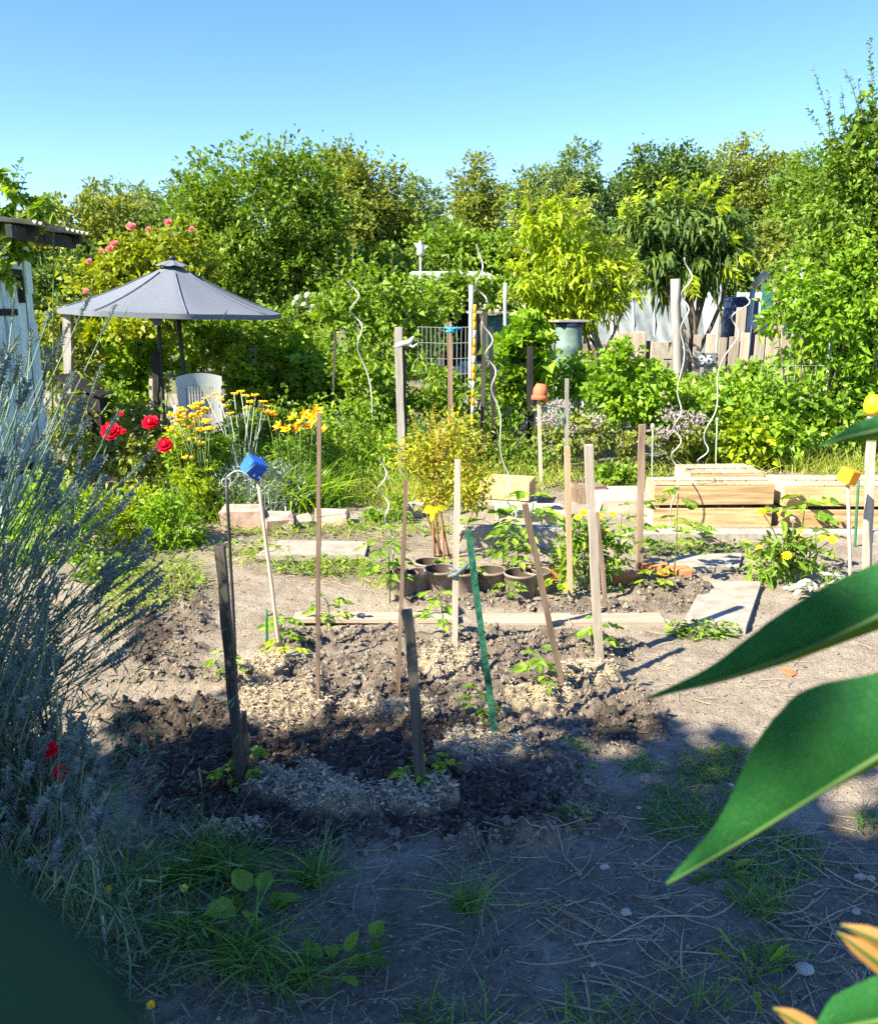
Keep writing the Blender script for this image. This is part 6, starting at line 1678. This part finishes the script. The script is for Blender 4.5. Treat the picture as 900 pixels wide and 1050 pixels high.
def lavender(label, base, tips, curve, nleaf, leaf_box, seed, scale=1.0, cat='plant'):
    rng = np.random.default_rng(seed); base = np.asarray(base, float)
    root = thing('lavender', label, cat, base)
    st = MB(); rest = MB()
    for i, tp in enumerate(tips):
        tp = np.asarray(tp, float); b = base + (rng.normal() * .1, rng.normal() * .1, .03)
        d = tp - b; q = np.linspace(0, 1, 8)[:, None]
        sag = np.array((0, 0, 1.0)) * curve * np.linalg.norm(d)
        path = b + d * q + np.sin(q * math.pi) * sag
        path[:, :2] += np.sin(q * 3.1) * rng.normal(size=(1, 2)) * .035 + np.sin(q * 6.2) * rng.normal(size=(1, 2)) * .02
        st.tube(path, np.linspace(.0028, .0014, 8), 4, rng.uniform(), smooth=True)
        ax = path[-1] - path[-2]; ax /= np.linalg.norm(ax)
        if i < 92:
            o = bpy.data.objects.new('flower_spike', SPIKES[rng.integers(0, 10)]); COL.objects.link(o); o.parent = root
            o.rotation_mode = 'QUATERNION'; o.rotation_quaternion = Vector(ax).to_track_quat('Z', 'Y') @ Matrix.Rotation(rng.uniform(0, 6), 4, 'Z').to_quaternion()
            o.location = tp - base - ax * .02; o.scale = (scale * rng.uniform(.8, 1.15),) * 3
        else:
            R = np.array(Vector(ax).to_track_quat('Z', 'Y').to_matrix())
            m = spike_mesh(rng, .065, .0085)
            for V, (F, t, mm, s) in zip(m.v[:1], m.f[:1]): rest.add((V * scale) @ R.T + tp - ax * .02, F, t)
        # leaves along the lower stem
        k = 18; tt = rng.uniform(.1, .8, k); idx = np.clip((tt * 7).astype(int), 0, 6)
        lp = path[idx] + (path[idx + 1] - path[idx]) * (tt * 7 - idx)[:, None]
        rest_l.leaves(lp, rng.normal(size=(k, 3)) * .7 + ax, rng.normal(size=(k, 3)), rng.uniform(.025, .05, k), .005, rng.uniform(0, 1, k), .1)
    part(root, 'stems', st, M['lav_stem'])
    if rest.n: part(root, 'more_flower_spikes', rest, M['lav_flower'], None, 'stuff')
    n = nleaf; (cx, cy_, cz, rx, ry, rz) = leaf_box
    p = np.array((cx, cy_, cz)) + rng.normal(size=(n, 3)) * np.array((rx, ry, rz)) * .5
    ok = p[:, 2] > .01
    p = p[ok]
    rest_l.leaves(p, (p - base) * .8 + rng.normal(size=p.shape) * .35, rng.normal(size=p.shape), rng.uniform(.03, .06, len(p)), .0055, rng.uniform(0, 1, len(p)), .1)
    part(root, 'foliage', rest_l, M['lav_leaf'])
    return root
M['lav_stem'] = leaf('lavender_stem', (.07, .135, .09), (.2, .3, .21), 0)
rng = np.random.default_rng(62)
def fan(n, fn):
    out = []
    while len(out) < n:
        v = fn()
        if v is not None: out.append(v)
    return out
def tipA():
    # long heads leaning up and to the right; the outline falls from (60,345) to (170,640)
    y = rng.uniform(345, 690); Y = rng.uniform(1.75, 2.5)
    edge = np.interp(y, (345, 400, 460, 520, 580, 640, 690), (40, 72, 95, 130, 148, 158, 120))
    x = edge - abs(rng.normal()) * 70
    if x < -60: return None
    return P(x, y, Y)
rest_l = MB()
tips = [P(x, y, Y) for x, y, Y in ((128, 492, 2.2), (150, 470, 2.25), (132, 505, 2.2), (110, 330, 2.5), (85, 318, 2.6), (155, 585, 2.1), (160, 625, 2.1), (128, 640, 2.0), (62, 350, 2.4), (30, 352, 2.3), (48, 330, 2.5), (14, 310, 2.4), (140, 560, 2.15), (100, 480, 2.1), (95, 400, 2.3), (145, 610, 2.05), (112, 440, 2.2))] + fan(125, tipA)
lavender('large lavender bush with long grey-violet spikes fanning over the shed corner', (-1.62, 2.15, 0), tips, .06, 9000, (-1.42, 2.15, .62, .5, .5, .75), 63, 1.05)
def tipB():
    x, y = rng.uniform(-20, 108), rng.uniform(695, 890)
    if x > np.interp(y, (695, 760, 830, 890), (48, 85, 110, 80)): return None
    return P(x, y, rng.uniform(1.45, 1.7) + (865 - y) * .0009)
rest_l = MB()
lavender('lavender in deep shade with pale bluish flower heads low beside the dug soil', (-.98, 1.72, 0), fan(210, tipB), .03, 4200, (-.95, 1.66, .25, .32, .3, .5), 64, 1.0)
rest_l = MB()
def tipC():
    x, y = rng.uniform(-40, 60), rng.uniform(560, 720)
    return P(x, y, rng.uniform(1.5, 1.9))
lavender('dark lavender tuft between the large bush and the shaded one', (-1.25, 1.8, 0), fan(60, tipC), .05, 900, (-1.2, 1.8, .4, .25, .25, .4), 65, .9)
def label_stick():
    c = P(88, 765, 1.78); root = thing('plant_tag', 'white plant label sticking out of the shaded lavender', 'plant label', (c[0], c[1], 0))
    b = MB(); b.box(c + (0, 0, -.01), (.022, .003, .06), roty(.15), .001); part(root, 'tag', b, M['plastic_white'])
    b = MB(); b.box((c[0] - .005, c[1], (c[2] - .03) / 2), (.008, .003, c[2] - .03), None, .001); part(root, 'stake', b, M['plastic_white'])
    b = MB(); rg = np.random.default_rng(8)
    root = thing('red_flower', 'dark red flower half hidden in the shaded lavender', 'flower', P(52, 772, 1.62))
    for (x, y) in ((50, 768), (63, 792)): rose(P(x, y, 1.6), .018, M['p_red'], rg, root, 'petals')
    b.tube([P(50, 768, 1.61), (P(50, 768, 1.61) + (0, 0, -.5))], .002, 5); b.tube([P(63, 792, 1.61), (P(63, 792, 1.61) + (0, 0, -.45))], .002, 5); part(root, 'stem', b, M['green_stem'])
label_stick()

# ------------------------------------------------------------------ big leaves right in front of the camera
def big_leaf_material():
    m = leaf('big_leaf', (.012, .1, .03), (.012, .1, .03), .5, .55, .2)
    nt = m.node_tree; N, L = nt.nodes, nt.links; b = N['Principled BSDF']
    tc = N.new('ShaderNodeTexCoord')
    n = N.new('ShaderNodeTexNoise'); n.inputs['Scale'].default_value = 60; n.inputs['Detail'].default_value = 7; L.new(tc.outputs['Object'], n.inputs['Vector'])
    v = N.new('ShaderNodeTexVoronoi'); v.feature = 'DISTANCE_TO_EDGE'; v.inputs['Scale'].default_value = 190; L.new(tc.outputs['Object'], v.inputs['Vector'])
    col = mix_rgb(N, L, n.outputs[0], (.012, .12, .035), (.05, .23, .05))
    r = N.new('ShaderNodeMapRange'); r.inputs[1].default_value = 0; r.inputs[2].default_value = .06; L.new(v.outputs[0], r.inputs[0])
    col = mix_rgb(N, L, r.outputs[0], (.04, .19, .05), col)
    L.new(col, b.inputs['Base Color'])
    for x in N:
        if x.type == 'HUE_SAT': L.new(col, x.inputs['Color'])
    bp = N.new('ShaderNodeBump'); bp.inputs['Strength'].default_value = .5; bp.inputs['Distance'].default_value = .002
    ad = N.new('ShaderNodeMath'); ad.operation = 'ADD'; L.new(r.outputs[0], ad.inputs[0]); L.new(n.outputs[0], ad.inputs[1]); L.new(ad.outputs[0], bp.inputs['Height']); L.new(bp.outputs[0], b.inputs['Normal'])
    return m
M['big_leaf'] = big_leaf_material()
M['leaf_edge'] = leaf('leaf_underside', (.06, .13, .012), (.1, .19, .02), .4, .6, .15)  # yellow-green of sun shining through the leaf, painted as its own colour
M['young_leaf'] = leaf('young_leaf', (.45, .25, .08), (.65, .4, .12), .3, .5, .3)
def big_leaf(root, name, mid, up, lo, tilt_u=.25, tilt_l=-.35, m='big_leaf', thick=.0008, vein=True):
    """mid, up, lo: lists of (px, py, Y); edges are pushed towards / away from the viewer by the tilts"""
    def curve(pts, n=26):
        p = np.array([P(*q) for q in pts]); s = np.linspace(0, len(p) - 1, n)
        k = np.arange(len(p)); out = np.stack([np.interp(s, k, p[:, i]) for i in range(3)], 1)
        for _ in range(2): out[1:-1] = (out[:-2] + out[1:-1] * 2 + out[2:]) / 4
        return out
    A, U, L_ = curve(mid), curve(up), curve(lo)
    rows = []
    for t in np.linspace(-1, 1, 17):
        E = L_ if t < 0 else U; a = abs(t)
        k = np.linalg.norm(E - A, axis=1)[:, None]
        row = A + (E - A) * a + np.array((0, 1.0, 0)) * k * (tilt_u if t > 0 else tilt_l) * a + np.array((0, -1, .2)) * k * .12 * math.sin(a * math.pi)
        row = row + np.array((0, -1.0, 0)) * (k * .03 * np.abs(np.sin(np.linspace(0, 9 * math.pi, len(A)) + a * 2.2))[:, None]) * a
        rows.append(row)
    g = np.array(rows)
    b = MB(); back = g + np.array((0, thick, -thick * .3)); rr_ = np.random.default_rng(int(mid[0][0]))
    two = m == 'big_leaf'
    b.grid(g[8:], .5); b.grid(back, .4, 0)
    o = part(root, name, b, [M[m], M['leaf_edge']] if two else M[m])
    e_ = MB(); e_.grid(g[:9], .5); part(o, 'rolled_margin', e_, M['leaf_edge'] if two else M[m])  # lower half of the blade; big leaves wear the painted sunlit colour
    if not vein: return o
    v = MB(); v.tube(A + np.array((0, -.0008, 0)), np.linspace(.0022, .0006, 26)[::-1] if False else np.linspace(.0006, .0022, 26), 6, 1.0); part(o, 'midrib', v, M['big_vein'])
    if two:
        for q in ():
            sv = MB(); pts = [g[8 + j, min(25, q + int(j * .6))] if q + int(j * .6) <= 25 else g[8 + j, 25] for j in range(0, 8)]
            pts = np.array(pts) + np.array((0, -.0003, 0)); sv.tube(pts, np.linspace(.0007, .0002, 8), 5, .5); part(o, 'side_vein', sv, M['big_leaf'])
    return o
M['big_vein'] = leaf('big_vein', (.04, .1, .02), (.06, .13, .03), 0)
stem_x = P(1010, 700, .5)
PL = thing('large_leaved_plant', 'plant with big pointed dark green leaves reaching in close to the viewer', 'plant', (stem_x[0], .5, 0))
big_leaf(PL, 'leaf', [(658, 718, .56), (740, 696, .54), (820, 668, .52), (900, 632, .5), (960, 600, .5)], [(658, 718, .56), (730, 688, .54), (800, 640, .52), (862, 605, .5), (960, 560, .5)], [(658, 718, .56), (735, 704, .54), (810, 686, .52), (895, 656, .5), (960, 640, .5)], .5, .6)
big_leaf(PL, 'leaf', [(683, 906, .46), (760, 862, .45), (840, 812, .43), (905, 772, .42), (980, 730, .42)], [(683, 906, .46), (742, 848, .45), (788, 772, .43), (838, 722, .42), (960, 690, .42)], [(683, 906, .46), (745, 880, .45), (825, 838, .43), (905, 800, .42), (980, 770, .42)], .45, .7)
big_leaf(PL, 'leaf', [(838, 458, .62), (868, 448, .61), (905, 440, .6), (960, 430, .6)], [(838, 458, .62), (868, 440, .61), (905, 424, .6), (960, 400, .6)], [(838, 458, .62), (870, 453, .61), (905, 453, .6), (960, 455, .6)], .4, .4)
big_leaf(PL, 'leaf', [(832, 1060, .4), (865, 1052, .4), (905, 1045, .39), (960, 1030, .39)], [(832, 1060, .4), (856, 1030, .4), (890, 1016, .39), (960, 990, .39)], [(832, 1060, .4), (865, 1075, .4), (905, 1085, .39), (960, 1090, .39)], .3, .2)
for (a, b_, w) in (((858, 956), (935, 1015), 10), ((862, 948), (945, 985), 9), ((793, 1034), (850, 1070), 9)):
    d = np.array(b_) - np.array(a); nn = np.array((-d[1], d[0])) / np.linalg.norm(d) * w
    q = [np.array(a) + d * t for t in (0, .33, .66, 1)]; ws = (0, .9, 1.1, .7)
    big_leaf(PL, 'young_leaf', [(*p, .42) for p in q], [(*(p - nn * k), .42) for p, k in zip(q, ws)], [(*(p + nn * k), .42) for p, k in zip(q, ws)], .5, .5, 'young_leaf')
b = MB(); b.tube([(stem_x[0] + .03, .5, -.02), (stem_x[0] + .02, .49, .6), (stem_x[0] - .0, .5, 1.3), (stem_x[0] - .02, .55, 1.62)], (.012, .011, .009, .005), 8, .4)
for (x, y, Y) in ((960, 600, .5), (980, 730, .42), (960, 430, .6), (960, 1030, .39), (935, 1015, .42)):
    p = P(x, y, Y); b.tube([p, p * .5 + np.array((stem_x[0] + .01, .5, p[2] - .06)) * .5, (stem_x[0] + .012, .5, p[2] - .1)], (.002, .003, .004), 6, .6)
part(PL, 'stem', b, M['green_stem'])
# a dark leaf tip almost touching the lens in the lower corner
DL = thing('dark_leaved_plant', 'dark blurred leaf tips right at the lens in the shaded lower corner', 'plant', (-.25, .2, 0))
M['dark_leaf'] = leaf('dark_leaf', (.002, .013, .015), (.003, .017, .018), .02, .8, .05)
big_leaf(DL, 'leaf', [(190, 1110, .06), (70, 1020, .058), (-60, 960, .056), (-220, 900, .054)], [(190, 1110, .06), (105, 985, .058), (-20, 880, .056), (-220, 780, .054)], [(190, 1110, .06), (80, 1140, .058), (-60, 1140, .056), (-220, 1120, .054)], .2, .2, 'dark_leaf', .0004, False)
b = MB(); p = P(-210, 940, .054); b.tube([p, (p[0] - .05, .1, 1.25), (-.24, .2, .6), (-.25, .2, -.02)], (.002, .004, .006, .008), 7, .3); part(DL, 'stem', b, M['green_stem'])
